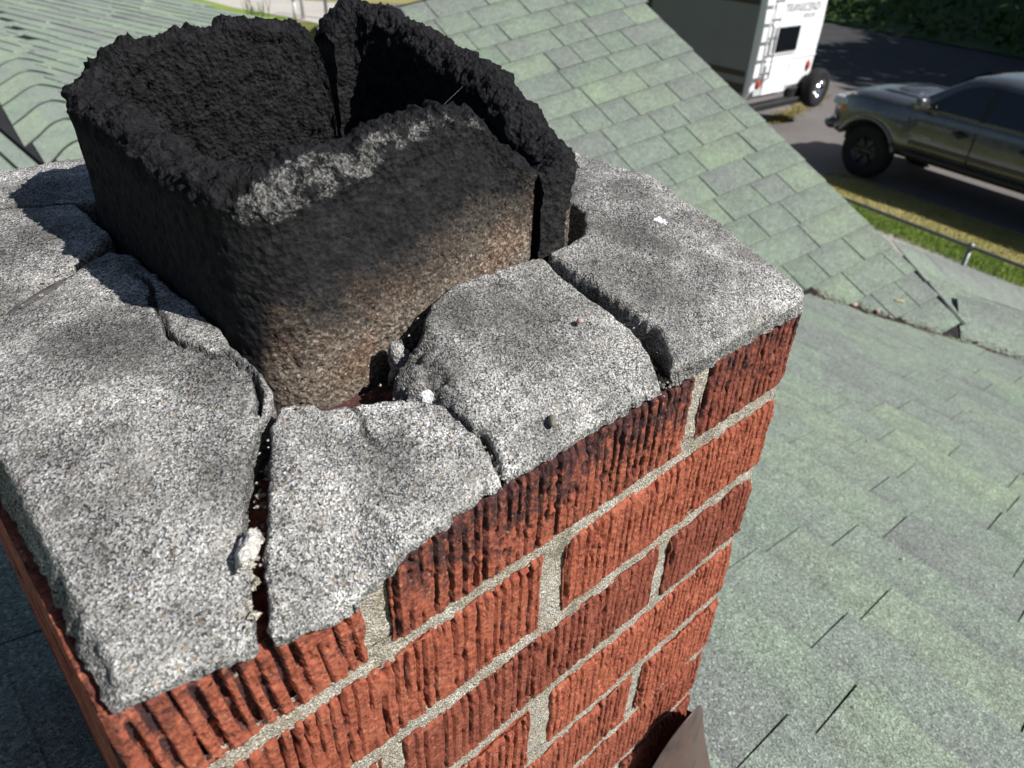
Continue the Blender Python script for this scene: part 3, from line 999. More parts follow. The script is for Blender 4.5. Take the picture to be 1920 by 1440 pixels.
    for h in HAIR:
        hd_, _ = seg_dist(P + np.c_[fbm(P3, .008, 2), fbm(P3, .008, 2, 5.0)] * .0014, np.array(h) / 1000.0, closed=False)
        hairk = np.maximum(hairk, sstep(.0022, .0006, hd_))
    for (sx, sy, sr, sa) in STAINS: st = np.maximum(st, sa * np.exp(-((P[:, 0] - sx) ** 2 + (P[:, 1] - sy) ** 2) / (sr * sr) * 1.2))
    st = np.maximum(st, 2.2 * hairk)  # same mask also darkens the colour along the hairline cracks
    wh = np.exp(-((P[:, 0] + .2565) ** 2 + (P[:, 1] - .0530) ** 2) / .0050 ** 2) * .95 + np.exp(-((P[:, 0] + .041) ** 2 + (P[:, 1] - .091) ** 2) / .0075 ** 2) * .72
    V = [np.c_[P, z]]; F = [cells]
    # order the rim and let it down to the brick as rough broken faces
    ring = be
    base = len(P); prev = {v: v for v in bv}
    zr = z[bv]
    cur = bv.copy(); loc = np.full(len(P), -1); loc[bv] = np.arange(len(bv))
    levels = 7
    cen = P.mean(0)
    # outward normal at the rim, from the outline
    nrm = np.zeros((len(P), 2))
    t = P[be[:, 1]] - P[be[:, 0]]
    nn = np.c_[t[:, 1], -t[:, 0]]
    for k in (0, 1): np.add.at(nrm, be[:, k], nn)
    nv_ = nrm[bv]; nv_ /= np.maximum(np.hypot(*nv_.T), 1e-9)[:, None]
    for L in range(1, levels + 1):
        f = L / levels
        zz = zr * (1 - f) + (zfl[bv] + .0002 - .002 * (zfl[bv] < -.002)) * f
        pp = np.c_[P[bv], zz]
        a = fbm(pp, .010, 3) * .0016 + fbm(pp, .003, 2) * .0006 - .0006 * f
        pp[:, :2] += nv_ * a[:, None]
        pp[:, 0] -= .0042 * f * sstep(-.400, -.408, P[bv, 0])
        pp[:, 1] -= .0015 * f * sstep(.012, .004, P[bv, 1])
        V.append(pp)
        nw = base + np.arange(len(bv)); base += len(bv)
        c0 = cur[loc[be[:, 0]]]; c1 = cur[loc[be[:, 1]]]; n0 = nw[loc[be[:, 0]]]; n1_ = nw[loc[be[:, 1]]]
        F.append(np.stack([c1, c0, n0, n1_], 1))
        cur = nw
    V = np.concatenate(V); F = np.concatenate(F)
    stA = np.zeros(len(V)); stA[:len(P)] = st; whA = np.zeros(len(V)); whA[:len(P)] = wh
    stA[len(P):] = .35
    o = np.array([cen[0], cen[1], 0])
    me = mesh('crown_slab', V - o, F, True, {'stain': stA, 'white': whA})
    ob = link('crown_slab', me, None, M['crown'], tuple(o))
    return tag(ob, label, 'concrete slab', 'broken pieces of the concrete crown')

crown_piece([(-413, 1), (-404, .5), (-391, -.5), (-372, -2), (-369, 3), (-365, 12), (-360.5, 21), (-359, 30), (-349.5, 45), (-340.5, 57), (-331.5, 70), (-325, 76), (-318, 81), (-313, 89), (-311.5, 98), (-314, 115), (-314, 180), (-314, 238), (-323, 252), (-347, 234), (-365, 217), (-378, 209), (-386, 206), (-412, 209)],
            'largest grey concrete crown piece, at the near left corner with a hairline crack beside the flue', rad=.0035)
crown_piece([(-411, 214), (-384, 212), (-377, 214), (-364, 223.5), (-346, 240), (-323, 262), (-314, 270), (-314, 335), (-200, 335), (-200, 425), (-411, 425)],
            'concrete crown piece at the far left behind the dark filled crack, in the flue shadow', rad=.003)
crown_piece([(-367, -2.5), (-361, 9), (-356, 19), (-345, 36), (-333.5, 54), (-324, 70), (-317, 76.5), (-310.5, 77.5), (-304, 73.5), (-300.5, 67), (-290.5, 64), (-281.5, 62), (-273, 59), (-266, 55.5), (-262, 51), (-257, 48), (-254, 43), (-253, 34), (-250.5, 24), (-252, 14), (-257, 1), (-300, -1), (-318, -2.5), (-339, -3)],
            'concrete crown piece between the wide left crack and the thin wavy crack at the front', rad=.003)
crown_piece([(-256, 1), (-250, 12), (-248.5, 22), (-251, 33), (-252.3, 42.5), (-255.5, 48.5), (-260, 56), (-264, 64.5), (-261, 73), (-249, 78.5), (-226, 92), (-207, 100.5), (-186, 101.5), (-159, 101.5), (-142, 100), (-140, 95), (-141.5, 77), (-135.5, 54), (-132, 34), (-136.5, 17), (-146, 1), (-200, 1)],
            'concrete crown piece in the middle of the front edge with a crumbled corner by the flue', rad=.0025, broken=(-.262, .075, .048, .018), tilt=(0, .07))
crown_piece([(-141, 1), (-129, 12), (-122, 25), (-125.5, 44), (-131, 70), (-134, 86), (-134.5, 98), (-126, 100.5), (-112, 101), (-102, 103), (-90, 111), (-82, 121), (-80, 130), (-84, 140), (-89, 150), (-89, 328), (-196, 332), (-196, 425), (-2, 425), (0, 300), (0, 100), (-.5, 6), (-4, 1), (-74, 1), (-121, 0)],
            'raised concrete crown piece at the far right corner behind the open groove', dz=.0075, rad=.003)

# loose bits lying on the crown
def rock(name, c, size, label, cat, mat, seed, n=2, rot=0, rough=.25):
    import bmesh
    bm = bmesh.new(); bmesh.ops.create_icosphere(bm, subdivisions=n, radius=1)
    V = np.array([v.co[:] for v in bm.verts]); F = [[v.index for v in f.verts] for f in bm.faces]
    bm.free()
    V *= (1 + rough * fbm(V + seed * 7.1, .8, 3))[:, None]
    V *= np.array(size) * .5
    a = math.radians(rot); V = np.c_[V[:, 0] * math.cos(a) - V[:, 1] * math.sin(a), V[:, 0] * math.sin(a) + V[:, 1] * math.cos(a), V[:, 2]]
    me = mesh(name, V, F, True)
    return tag(link(name, me, None, mat, c), label, cat)
rock('mortar_lump', (-.358, .0245, .0112), (.0068, .019, .009), 'pale oblong mortar crumb wedged in the wide left crack of the crown', 'mortar crumb', M['lump'], 3, 3, rot=-42, rough=.5)
rock('pebble', (-.217, .0105, .0098), (.0038, .0085, .0045), 'smooth grey-green pebble near the front edge of the middle crown piece', 'pebble', M['stonegrey'], 5, 2, rot=-40, rough=.1)
rock('pebble', (-.159, .049, .0255), (.0040, .0035, .003), 'tiny pinkish pebble on the middle crown piece near the groove', 'pebble', M['stone'], 6, 2, rough=.2)
# grit and crumbs caught in the cracks and scattered on the crown and the roof
def grit(name, pts, sizes, mat, label, seed):
    r = np.random.RandomState(seed); V = []; F = []
    base = np.array([(1, 0, 0), (-1, 0, 0), (0, 1, 0), (0, -1, 0), (0, 0, 1), (0, 0, -1)], float)
    fc = [(0, 2, 4), (2, 1, 4), (1, 3, 4), (3, 0, 4), (2, 0, 5), (1, 2, 5), (3, 1, 5), (0, 3, 5)]
    for k, (p, sz) in enumerate(zip(pts, sizes)):
        q = base * r.uniform(.6, 1.3, (6, 1)) * sz * r.uniform(.5, 1.1, 3)
        a = r.uniform(0, 6.28); c_, s_ = math.cos(a), math.sin(a)
        q = np.c_[q[:, 0] * c_ - q[:, 1] * s_, q[:, 0] * s_ + q[:, 1] * c_, q[:, 2]] + p
        V += q.tolist(); F += [tuple(i + 6 * k for i in f) for f in fc]
    return tag(link(name, mesh(name, V, F), None, mat), label, 'grit', kind='stuff')
r_ = np.random.RandomState(77); pts = []; sz = []
cracks = [[(-371, 1), (-364, 13), (-358, 24), (-348, 40), (-334, 60), (-320, 78)], [(-254.5, 1), (-249.5, 16), (-251.5, 38), (-258.5, 50), (-262.5, 62)], [(-143, 1), (-130, 25), (-131, 45), (-137, 80)], [(-405, 210), (-365, 220), (-323, 256)]]
for cr in cracks:
    cr = np.array(cr) / 1000.
    for k in range(90):
        i = r_.randint(len(cr) - 1); t = r_.uniform(); p = cr[i] * (1 - t) + cr[i + 1] * t
        on = r_.uniform() < .45
        p = p + r_.normal(0, .0012 if not on else .012, 2)
        z = float(hs(p[None])[0]) * (1 if on else r_.uniform(.1, .5)) + (.0006 if on else 0)
        pts.append((p[0], p[1], z)); sz.append(r_.uniform(.0004, .0013) if on else r_.uniform(.0008, .0026))
for k in range(160):
    p = np.array([r_.uniform(-.40, -.01), r_.uniform(.008, .10)]); pts.append((p[0], p[1], float(hs(p[None])[0]) + .0015)); sz.append(r_.uniform(.0004, .0011))
grit('crown_grit', pts, sz, M['mortar'], 'loose sand and crumbs in the cracks and on the crown', 5)
pts = []; sz = []
for k in range(110):
    x = r_.uniform(.15, 2.2); y = r_.uniform(-.3, .8); pts.append((x, y, -.576 - .2364 * x + .0625 * y + .012)); sz.append(r_.uniform(.0015, .0036))
grit('roof_grit', pts, sz, M['lump'], 'a few pale specks of grit on the near green roof slope', 6)
rock('mortar_chunk', (-.2440, .0925, .0095), (.013, .011, .024), 'rough chunk of broken mortar down in the gap between flue and middle crown piece', 'mortar chunk', M['crown'], 15, 3, rot=30, rough=.6)
# dark filler squeezed up in the far-left crack
rock('crack_filler', (-.365, .2195, .0325), (.054, .0090, .0110), 'strip of dark filler standing up in the far left crown crack', 'sealant', M['sealant'], 9, 3, rot=38, rough=.45)

# ------------------------------------------------------------------ flue liner
def flue_piece(name, label, s0, s1, prof_out, prof_in, flip, seed, cat):
    """swept wall: s runs round the rounded square; profile gives the rim height on the outer and inner side"""
    X0, X1, Y0, Y1, R_ = -.313, -.093, .103, .324, .036
    rm = lambda v: float(np.interp(v, [0, .05, .125, .191, .327, .393, .525, .591, .727, .793, .80], [0, .05, .135, .1915, .3395, .406, .538, .6065, .7425, .808, .8175]))
    s0, s1 = rm(s0), rm(s1)
    prof_out = [(rm(a), b) for a, b in prof_out]; prof_in = [(rm(a), b) for a, b in prof_in]
    # outline as points with normals, starting at front crack x=-.142 going left (towards -x)
    pts = []
    def line(a, b):
        L = math.hypot(b[0] - a[0], b[1] - a[1]); n = max(1, int(L / .0012))
        for k in range(n): pts.append((a[0] + (b[0] - a[0]) * k / n, a[1] + (b[1] - a[1]) * k / n))
    def arc(cx, cy, a0, a1):
        n = 40
        for k in range(n):
            a = math.radians(a0 + (a1 - a0) * k / n); pts.append((cx + R_ * math.cos(a), cy + R_ * math.sin(a)))
    xs_ = -.142
    line((xs_, Y0), (X0 + R_, Y0)); arc(X0 + R_, Y0 + R_, 270, 180); line((X0, Y0 + R_), (X0, Y1 - R_)); arc(X0 + R_, Y1 - R_, 180, 90)
    line((X0 + R_, Y1), (X1 - R_, Y1)); arc(X1 - R_, Y1 - R_, 90, 0); line((X1, Y1 - R_), (X1, Y0 + R_)); arc(X1 - R_, Y0 + R_, 0, -90); line((X1 - R_, Y0), (xs_, Y0)); pts.append((xs_, Y0))
    P = np.array(pts)
    T = np.gradient(P, axis=0); T /= np.hypot(*T.T)[:, None]
    Nn = np.c_[T[:, 1], -T[:, 0]]                      # to be turned outward
    c0 = np.array([(X0 + X1) / 2, (Y0 + Y1) / 2])
    if ((P - c0) * Nn).sum() < 0: Nn = -Nn
    L = np.concatenate([[0], np.cumsum(np.hypot(*np.diff(P, axis=0).T))])
    k = (L >= s0) & (L <= s1)
    P = P[k]; Nn = Nn[k]; L = L[k]
    zo = np.interp(L, *zip(*prof_out)); zi = np.interp(L, *zip(*prof_in))
    pz = np.c_[L, np.full(len(L), seed), np.zeros(len(L))]
    jag = fbm(pz, .018, 3) * .0035 + fbm(pz, .005, 2) * .0016
    zo = zo + jag; zi = zi + jag
    th = .021 + fbm(pz, .04, 2) * .003
    rows = []
    zb = -.055
    no, nr, ni = 72, 16, 64
    for i in range(no):
        f = i / (no - 1); rows.append((np.zeros(len(L)), zb + (zo - zb) * f, np.full(len(L), 0.0), f))
    for i in range(1, nr):
        f = i / nr
        bulge = math.sin(f * PI) * .004
        rows.append((-th * f, zo + (zi - zo) * f + bulge, np.full(len(L), 1.0), 1.0))
    for i in range(ni):
        f = i / (ni - 1); rows.append((-th, zi + (zb - zi) * f, np.full(len(L), 2.0), 1 - f))
    off = np.stack([r[0] for r in rows]); Z = np.stack([r[1] for r in rows]); zone = np.stack([r[2] for r in rows])
    m, n = off.shape
    XY = P[None] + Nn[None] * off[..., None]
    V = np.concatenate([XY, Z[..., None]], 2).reshape(-1, 3)
    # direction to push: outward, up over the rim, inward
    zn = zone.ravel()
    f_r = np.clip(-off / th[None], 0, 1).ravel()
    ang = np.where(zn == 0, 0, np.where(zn == 2, PI, f_r * PI))
    N2 = np.repeat(Nn[None], m, 0).reshape(-1, 2)
    D3 = np.c_[N2 * np.cos(ang)[:, None], np.sin(ang)]
    topd = (Z.max(0)[None] - Z).ravel()
    # smooth, pitted outside; lumpy soot crust on rim and inside
    lum = (.62 - worley(V + seed, .0078)) * .0046 + (.6 - worley(V + seed, .0036)) * .0030 + fbm(V + seed, .028, 3) * .0024 + np.abs(fbm(V + seed, .0050, 3)) * .0022 + fbm(V + seed, .0022, 2) * .0011
    smo = fbm(V + seed, .05, 2) * .0010 + fbm(V + seed, .004, 2) * .00018 - np.clip(.33 - worley(V * (1, 1, 1.5) + seed, .0046), 0, 1) * .0085 + fbm(V + seed, .0020, 2) * .00016
    rimk = sstep(.022, .004, topd)
    kk = np.where(zn == 0, rimk * .85, 1.0)
    if name == 'flue_shard': kk = np.where(zn == 0, np.maximum(rimk, .55), 1.0)
    V = V + D3 * (smo * (1 - kk) + lum * kk)[:, None]
    # colour masks
    x, y, z = V.T
    front = sstep(.125, .112, y)
    tan_line = .040 + .034 * sstep(-.28, -.13, x) * front - .02 * (1 - front)
    soot = .5 + (z - tan_line) / .060
    soot = np.where(zn > 0, 1.6, soot)
    soot = np.maximum(soot, .95 * sstep(.030, .0, z) * (1 - front))
    soot += 1.1 * sstep(-.292, -.308, x) * sstep(.108, .125, y)
    soot += .34 * sstep(.020, -.010, z) * front
    lit = sstep(-.17, -.20, x) * front
    cw = .0032 + .0062 * sstep(-.215, -.29, x)
    chip = 1.0 * np.where(zn <= 1, 1.0, 0) * sstep(cw * 1.5, cw * .5, np.abs(topd - cw - .001)) * front * (.52 + .23 * sstep(-.215, -.29, x)) * sstep(-.170, -.190, x)
    if name == 'flue_shard': chip *= 0; soot = np.where((zn == 0) & (z < .058) & (x > -.115), .25, np.maximum(soot, .85))
    idx = np.arange(m * n).reshape(m, n)
    F = np.stack([idx[:-1, :-1].ravel(), idx[:-1, 1:].ravel(), idx[1:, 1:].ravel(), idx[1:, :-1].ravel()], 1)
    if flip: F = F[:, ::-1]
    Fl = F.tolist()
    # broken ends: strips across the wall
    nV = len(V)
    extra = []
    for col, sgn in ((0, 1), (n - 1, -1)):
        ids = idx[:, col]
        half = no + nr // 2
        left = list(ids[:half]); right = list(ids[half:])[::-1]
        q = max(len(left), len(right))
        li = [left[int(round(i * (len(left) - 1) / (q - 1)))] for i in range(q)]
        ri = [right[int(round(i * (len(right) - 1) / (q - 1)))] for i in range(q)]
        for i in range(q - 1):
            f = [li[i], ri[i], ri[i + 1], li[i + 1]]
            f = [a for j, a in enumerate(f) if a not in f[:j]]
            if len(f) > 2: Fl.append(f if sgn > 0 else f[::-1])
    o = np.array([c0[0], c0[1], -.055])
    me = mesh(name, V - o, Fl, True, {'soot': np.clip(soot, -.6, 1.8), 'chip': chip, 'crust': kk})
    ob = link(name, me, None, M['flue'], tuple(o))
    return tag(ob, label, cat)

# arc lengths: front crack 0; left corner starts .137; left wall .184-.344; far-left corner .391; far wall .391-.547; far-right corner .594; right wall .594-.754; near-right corner .801; crack .820
flue_piece('flue_liner', 'square clay flue liner caked in black soot with a broken rim, standing in the crown', 0.0015, .5165,
           [(0, .083), (.012, .091), (.025, .101), (.038, .113), (.055, .117), (.09, .108), (.125, .098), (.16, .095), (.191, .096), (.26, .101), (.327, .106), (.36, .111), (.387, .124), (.418, .129), (.448, .131), (.481, .133), (.497, .131), (.506, .120), (.5125, .104), (.5165, .060)],
           [(0, .085), (.012, .094), (.025, .105), (.038, .117), (.05, .1205), (.075, .120), (.10, .117), (.135, .114), (.16, .110), (.191, .104), (.26, .102), (.327, .106), (.36, .113), (.387, .125), (.418, .129), (.448, .131), (.481, .133), (.497, .131), (.506, .120), (.5125, .104), (.5165, .060)],
           False, 1.0, 'flue liner')
flue_piece('flue_shard', 'soot-black corner of the flue split off by a vertical crack on the right', .5185, .7992,
           [(.5185, .120), (.523, .131), (.535, .138), (.545, .141), (.575, .136), (.608, .132), (.636, .126), (.670, .121), (.693, .115), (.713, .104), (.735, .091), (.75, .084), (.775, .081), (.8, .079)],
           [(.5185, .118), (.523, .130), (.535, .137), (.545, .140), (.575, .133), (.608, .126), (.636, .119), (.670, .112), (.693, .105), (.713, .094), (.735, .082), (.75, .077), (.775, .076), (.798, .075)],
           False, 4.0, 'flue fragment')
# dark clay of the flue going on down inside the chimney
fl = MB()
for (a, b) in (((-.303, .109, -.6), (-.285, .317, -.056)), ((-.117, .109, -.6), (-.099, .317, -.056)), ((-.285, .109, -.6), (-.117, .127, -.056)), ((-.285, .299, -.6), (-.117, .317, -.056))):
    fl.box(a, b)
lower = link('flue_tile', mesh('flue_tile', [tuple(Vector(v) - CO) for v in fl.v], fl.f), chim, M['flue'])

# ------------------------------------------------------------------ flashing at the foot of the chimney
# bent sheet standing off the near right corner, folded over a crease
V = []; F = []
cols = [[(-.088, -.020, -.402), (-.104, -.020, -.50), (-.13, -.03, -.66)], [(-.067, -.022, -.361), (-.075, -.026, -.48), (-.09, -.04, -.66)],
        [(-.050, -.024, -.348), (-.050, -.032, -.48), (-.05, -.05, -.66)], [(-.036, -.021, -.350), (-.028, -.036, -.48), (-.01, -.058, -.66)],
        [(-.018, -.017, -.378), (-.002, -.028, -.49), (.03, -.05, -.66)], [(-.003, -.016, -.402), (.022, -.022, -.50), (.07, -.035, -.66)],
        [(.018, -.010, -.445), (.046, -.012, -.53), (.11, -.02, -.66)], [(.018, .05, -.47), (.030, .05, -.55), (.06, .05, -.66)], [(.016, .42, -.48), (.026, .42, -.55), (.055, .42, -.66)]]
for cidx, (a_, b_, c_) in enumerate(cols):
    for k in range(9):
        t = k / 8
        p = Vector(a_) * (1 - t) ** 2 + Vector(b_) * 2 * t * (1 - t) + Vector(c_) * t * t
        V.append(p + Vector((.0015 * math.sin(5 * t + 2.1 * cidx), .0015 * math.cos(7 * t + cidx), 0)))
for i in range(len(cols) - 1):
    for k in range(8): F.append((i * 9 + k, i * 9 + k + 1, (i + 1) * 9 + k + 1, (i + 1) * 9 + k))
fm = mesh('flashing', [tuple(Vector(v) - CO) for v in V], F, True)
fo = link('flashing', fm, chim, M['flash'])
sm = fo.modifiers.new('thick', 'SOLIDIFY'); sm.thickness = .0015
sb = fo.modifiers.new('soft', 'SUBSURF'); sb.levels = 1; sb.render_levels = 1

# ================================================================== FENCE
def rdz(a, b, z): x, y = rd(a, b); return Vector((x, y, z))
fence = empty('chain_link_fence', (7.39, 1.68, G), 'low chain link fence with a grey top rail and round posts along the path', 'fence')
FO = Vector(fence.location)
fd = Vector((hx, hy, 0))
rb_ = MB(); rb_.tube([fd * -6 + Vector((0, 0, 1.1)), fd * 5 + Vector((0, 0, 1.1))], .018, 10); rb_.build('top_rail', M['galv'], fence, True)
for k in (-2, -1, 0, 1):
    p = fd * (k * 2.9)
    pb = MB(); pb.tube([p, p + Vector((0, 0, 1.09))], .024, 10); pb.lathe([(.026, 1.06), (.032, 1.075), (.032, 1.12), (.022, 1.135), (0, 1.138)], 10, Matrix.Translation(p))
    pb.build('post', M['galv'], fence, True)
wb = MB()
x = -6.0
while x < 5:
    for sg in (1, -1):
        a, b = x, x + sg * 1.0
        b = max(-6, min(5, b))
        h = abs(b - a)
        if h > .05: wb.tube([fd * a + Vector((0, 0, .06)), fd * b + Vector((0, 0, .06 + h))], .0016, 3, cap=False)
    x += .075
wm = wb.build('wire_mesh', M['galv'], fence); wm['kind'] = 'stuff'

# ================================================================== PICKUP TRUCK
tr = empty('pickup_truck', (12.17 + 0.95 * hy + .02, 4.87 - .95 * hx, G), 'dark grey four door pickup truck parked beside the sunlit grass', 'pickup truck', rz=hd)
def loft(st):
    """rings of (x, [(y,z)...]) mirrored about y = 0"""
    V = []; F = []
    k = None
    for x, half in st:
        ring = [(x if not isinstance(x, (list, tuple)) else 0, y, z) for y, z in half] + [(x, -y, z) for y, z in reversed(half)]
        k = len(ring); V += ring
    n = len(st)
    for i in range(n - 1):
        for j in range(k):
            F.append((i * k + j, i * k + (j + 1) % k, (i + 1) * k + (j + 1) % k, (i + 1) * k + j))
    F.append(tuple(range(k - 1, -1, -1))); F.append(tuple(range((n - 1) * k, n * k)))
    return V, F
WB, TR = 3.57, .42
def interp(x, pts):
    xs = [p[0] for p in pts]; ys = [p[1] for p in pts]
    return float(np.interp(x, xs, ys))
topz = [(-4.9, 1.32), (-2.62, 1.33), (-2.55, 1.29), (-.62, 1.29), (-.5, 1.30), (.2, 1.29), (.55, 1.245), (.74, 1.17), (.86, 1.06), (.93, .86)]
wid = [(-4.9, .90), (-4.6, .945), (-1, .945), (0, .95), (.4, .93), (.7, .86), (.86, .74), (.93, .60)]
low = [(-4.9, .72), (-4.5, .62), (-.6, .60), (.5, .60), (.93, .62)]
st = []
xs = sorted(set([round(-4.9 + .05 * i, 3) for i in range(117)] + [.93]))
for x in xs:
    if x > .93: continue
    wv, zt_, zl = interp(x, wid), interp(x, topz), interp(x, low)
    arch = zl
    fl_ = 0
    for xw in (0, -WB):
        q = .52 ** 2 - (x - xw) ** 2
        if q > 0: arch = max(arch, .40 + math.sqrt(q))
        q2 = .74 ** 2 - (x - xw) ** 2
        if q2 > 0: fl_ = max(fl_, .045 * min(1, q2 / .2))
    arch = min(arch, zt_ - .16)
    w2 = wv + fl_
    sh = zt_ - .10
    half = [(0, zl + .05), (wv * .80, max(zl, arch - .02)), (w2 * .985, arch), (w2, arch + (sh - arch) * .25), (wv + fl_ * .8, arch + (sh - arch) * .55), (wv * .985, sh - .01), (wv * .96, sh + .045), (wv * .90, zt_ - .01), (wv * .72, zt_ + .012), (wv * .5, zt_ + .028), (0, zt_ + .035)]
    st.append((x, half))
V, F = loft(st)
ob = link('body', mesh('body', V, F, True), tr, M['truck'])
# cab above the belt line
cabz = [(-2.60, 1.30), (-2.52, 1.60), (-2.40, 1.765), (-2.2, 1.80), (-1.75, 1.825), (-1.35, 1.80), (-1.20, 1.765), (-.95, 1.60), (-.50, 1.27)]
st = []
for x in np.linspace(-2.60, -.50, 43):
    z = interp(x, cabz)
    f = (z - 1.24) / .59
    wt = .90 - .22 * max(f, 0)
    st.append((float(x), [(0, 1.15), (.88, 1.15), (.905, 1.24), (.905 + (wt - .905) * .55, 1.24 + (z - 1.24) * .55), (wt + .02, z - .06 * max(f, .05)), (wt - .03, z - .02 * max(f, 0)), (wt - .13, z + .004), (wt * .5, z + .012), (0, z + .018)]))
V, F = loft(st)
link('cab', mesh('cab', V, F, True), tr, M['truck'])
def side_pt(x, z, s, out=.006):
    zc_ = interp(x, cabz); f = (zc_ - 1.24) / .59
    # side plane of the cab at full height
    t = (z - 1.24) / (1.80 - 1.24)
    y = .905 + (.70 - .905) * t
    return (x, s * (y + out), z)
def panel(name, pts, s, mat, out=.006, thick=.012, lab=None):
    P = [side_pt(x, z, s, out) for x, z in pts]; Q = [side_pt(x, z, s, out - thick) for x, z in pts]
    n = len(P); V = P + Q
    F = [tuple(range(n)), tuple(range(2 * n - 1, n - 1, -1))] + [(i, i + n, (i + 1) % n + n, (i + 1) % n) for i in range(n)]
    if s < 0: F = [tuple(reversed(f)) for f in F]
    o = link(name, mesh(name, V, F), tr, mat)
    if lab: o['label'] = lab
    return o
for s in (1, -1):
    panel('side_window', [(-.83, 1.285), (-.90, 1.40), (-1.18, 1.62), (-1.42, 1.70), (-1.62, 1.715), (-1.62, 1.285)], s, M['glass'], .012)
    panel('side_window', [(-1.70, 1.285), (-1.70, 1.715), (-2.05, 1.70), (-2.28, 1.665), (-2.40, 1.45), (-2.43, 1.285)], s, M['glass'], .012)
    panel('pillar', [(-1.62, 1.27), (-1.62, 1.72), (-1.70, 1.72), (-1.70, 1.27)], s, M['trim'], .010)
    # door gaps
    for xg in (-.62, -1.66, -2.56):
        g = MB(); g.box((xg - .005, s * .955 - .004, .66), (xg + .005, s * .955 + .004 if s > 0 else s * .955 + .004, 1.12)); g.build('door_gap', M['trim'], tr)
    for xh in (-1.44, -2.42):
        h = MB(); h.box((xh - .10, min(s * .945, s * .995), 1.035), (xh + .10, max(s * .945, s * .995), 1.075), bev=.012)
        h.lathe([(.055, -.006), (.055, .006), (0, .008)], 14, Matrix.Translation((xh, s * .947, 1.05)) @ Matrix.Rotation(PI / 2, 4, 'X'))
        h.build('door_handle', M['trim'], tr)
    mi = MB(); mi.box((-.88, min(s * .98, s * 1.20), 1.26), (-.74, max(s * .98, s * 1.20), 1.45), bev=.03); mi.box((-.85, min(s * .86, s * 1.0), 1.27), (-.78, max(s * .86, s * 1.0), 1.32))
    mi.build('mirror', M['truck'], tr, True)
    sl = MB(); sl.box((-2.9, min(s * .86, s * .975), .56), (-.62, max(s * .86, s * .975), .64), bev=.02); sl.build('sill', M['trim'], tr)
    mld = MB(); mld.box((-2.55, min(s * .94, s * .958), .74), (-.66, max(s * .94, s * .958), .80), bev=.006); mld.build('side_moulding', M['alloy'], tr)
    hl = MB(); hl.box((.50, min(s * .60, s * .90), .97), (.84, max(s * .60, s * .90), 1.15), bev=.05); hl.build('headlight', M['lens'], tr, True)
    am = MB(); am.box((.50, min(s * .84, s * .925), .93), (.64, max(s * .84, s * .925), 1.02), bev=.02); am.build('indicator', M['amber'], tr, True)
    fo_ = MB(); fo_.lathe([(0, .03), (.05, .02), (.055, 0)], 12, Matrix.Translation((.90, s * .62, .70)) @ Matrix.Rotation(PI / 2, 4, 'Y')); fo_.build('fog_light', M['lens'], tr, True)
    for xw in (0, -WB):
        # wheel: tyre and rim
        Mt = Matrix.Translation((xw, s * .80, TR)) @ Matrix.Rotation(-s * PI / 2, 4, 'X')
        t = MB(); t.lathe([(.23, -.13), (.34, -.14), (.395, -.125), (TR, -.09), (TR, .09), (.395, .125), (.34, .14), (.23, .125)], 36, Mt)
        for k in range(36):
            a = 2 * PI * k / 36
            for q in (-.06, .06):
                t.box((-.014, -.035, -.004), (.014, .035, .012), Mt @ Matrix.Rotation(a, 4, 'Z') @ Matrix.Translation((TR, 0, q)) @ Matrix.Rotation(PI / 2, 4, 'Y'))
        ty = t.build('wheel', M['rubber'], tr, True)
        r = MB(); r.lathe([(.235, .11), (.225, .10), (.20, .05), (.07, .06), (.06, .10), (0, .105)], 24, Mt)
        for k in range(6):
            r.box((.05, -.028, .05), (.225, .028, .10), Mt @ Matrix.Rotation(2 * PI * k / 6, 4, 'Z'), bev=.008)
        r.build('rim', M['alloy'], ty, True)
        # flare
        fl2 = MB()
        arcp = [(xw + .545 * math.cos(a), s * .978, .40 + .545 * math.sin(a)) for a in np.linspace(.42, PI - .25, 26)]
        fl2.tube(arcp, .036, 8); fl2.build('fender_flare', M['truck'], tr, True)
        lin = MB(); lin.box((xw - .5, min(s * .45, s * .80), .5), (xw + .5, max(s * .45, s * .80), .95)); lin.build('wheel_well', M['trim'], tr)
ws = MB()
ws.add([(-.56, .80, 1.272), (-.56, -.80, 1.272), (-1.17, -.62, 1.752), (-1.17, .62, 1.752), (-.50, .0, 1.30), (-1.13, 0, 1.79)], [(0, 4, 5, 3), (4, 1, 2, 5)])
wo = ws.build('windscreen', M['shield'], tr); wo.location = (.012, 0, .016)
wp = MB(); wp.box((-.60, -.78, 1.262), (-.47, .78, 1.285), bev=.01); wp.build('cowl', M['trim'], tr)
wc = MB(); wc.tube([(-.545, .70, 1.305), (-.60, .10, 1.335)], .012, 6); wc.tube([(-.545, 0.02, 1.305), (-.60, -.55, 1.335)], .012, 6); wc.build('wiper', M['trim'], tr)
sc_ = MB(); sc_.box((-.28, -.32, 1.30), (.10, .32, 1.36), bev=.03); sc_.box((.06, -.28, 1.31), (.12, .28, 1.345)); sc_.build('hood_scoop', M['truck'], tr, True)
for s in (1, -1):
    hr = MB(); hr.tube([(-.45, s * .55, 1.325), (.1, s * .53, 1.318), (.5, s * .46, 1.27)], [.02, .024, .012], 8); hr.build('hood_ridge', M['truck'], tr, True)
gr = MB(); gr.box((.84, -.50, .80), (.915, .50, 1.08), bev=.02); gr.build('grille', M['trim'], tr)
for z in (.84, .89, .94):
    gb = MB(); gb.box((.905, -.47, z - .008), (.925, .47, z + .008)); gb.build('grille_bar', M['alloy'], tr)
bm_ = MB(); bm_.box((.72, -.84, .58), (.97, .84, .76), bev=.06); bm_.build('bumper', M['truck'], tr, True)
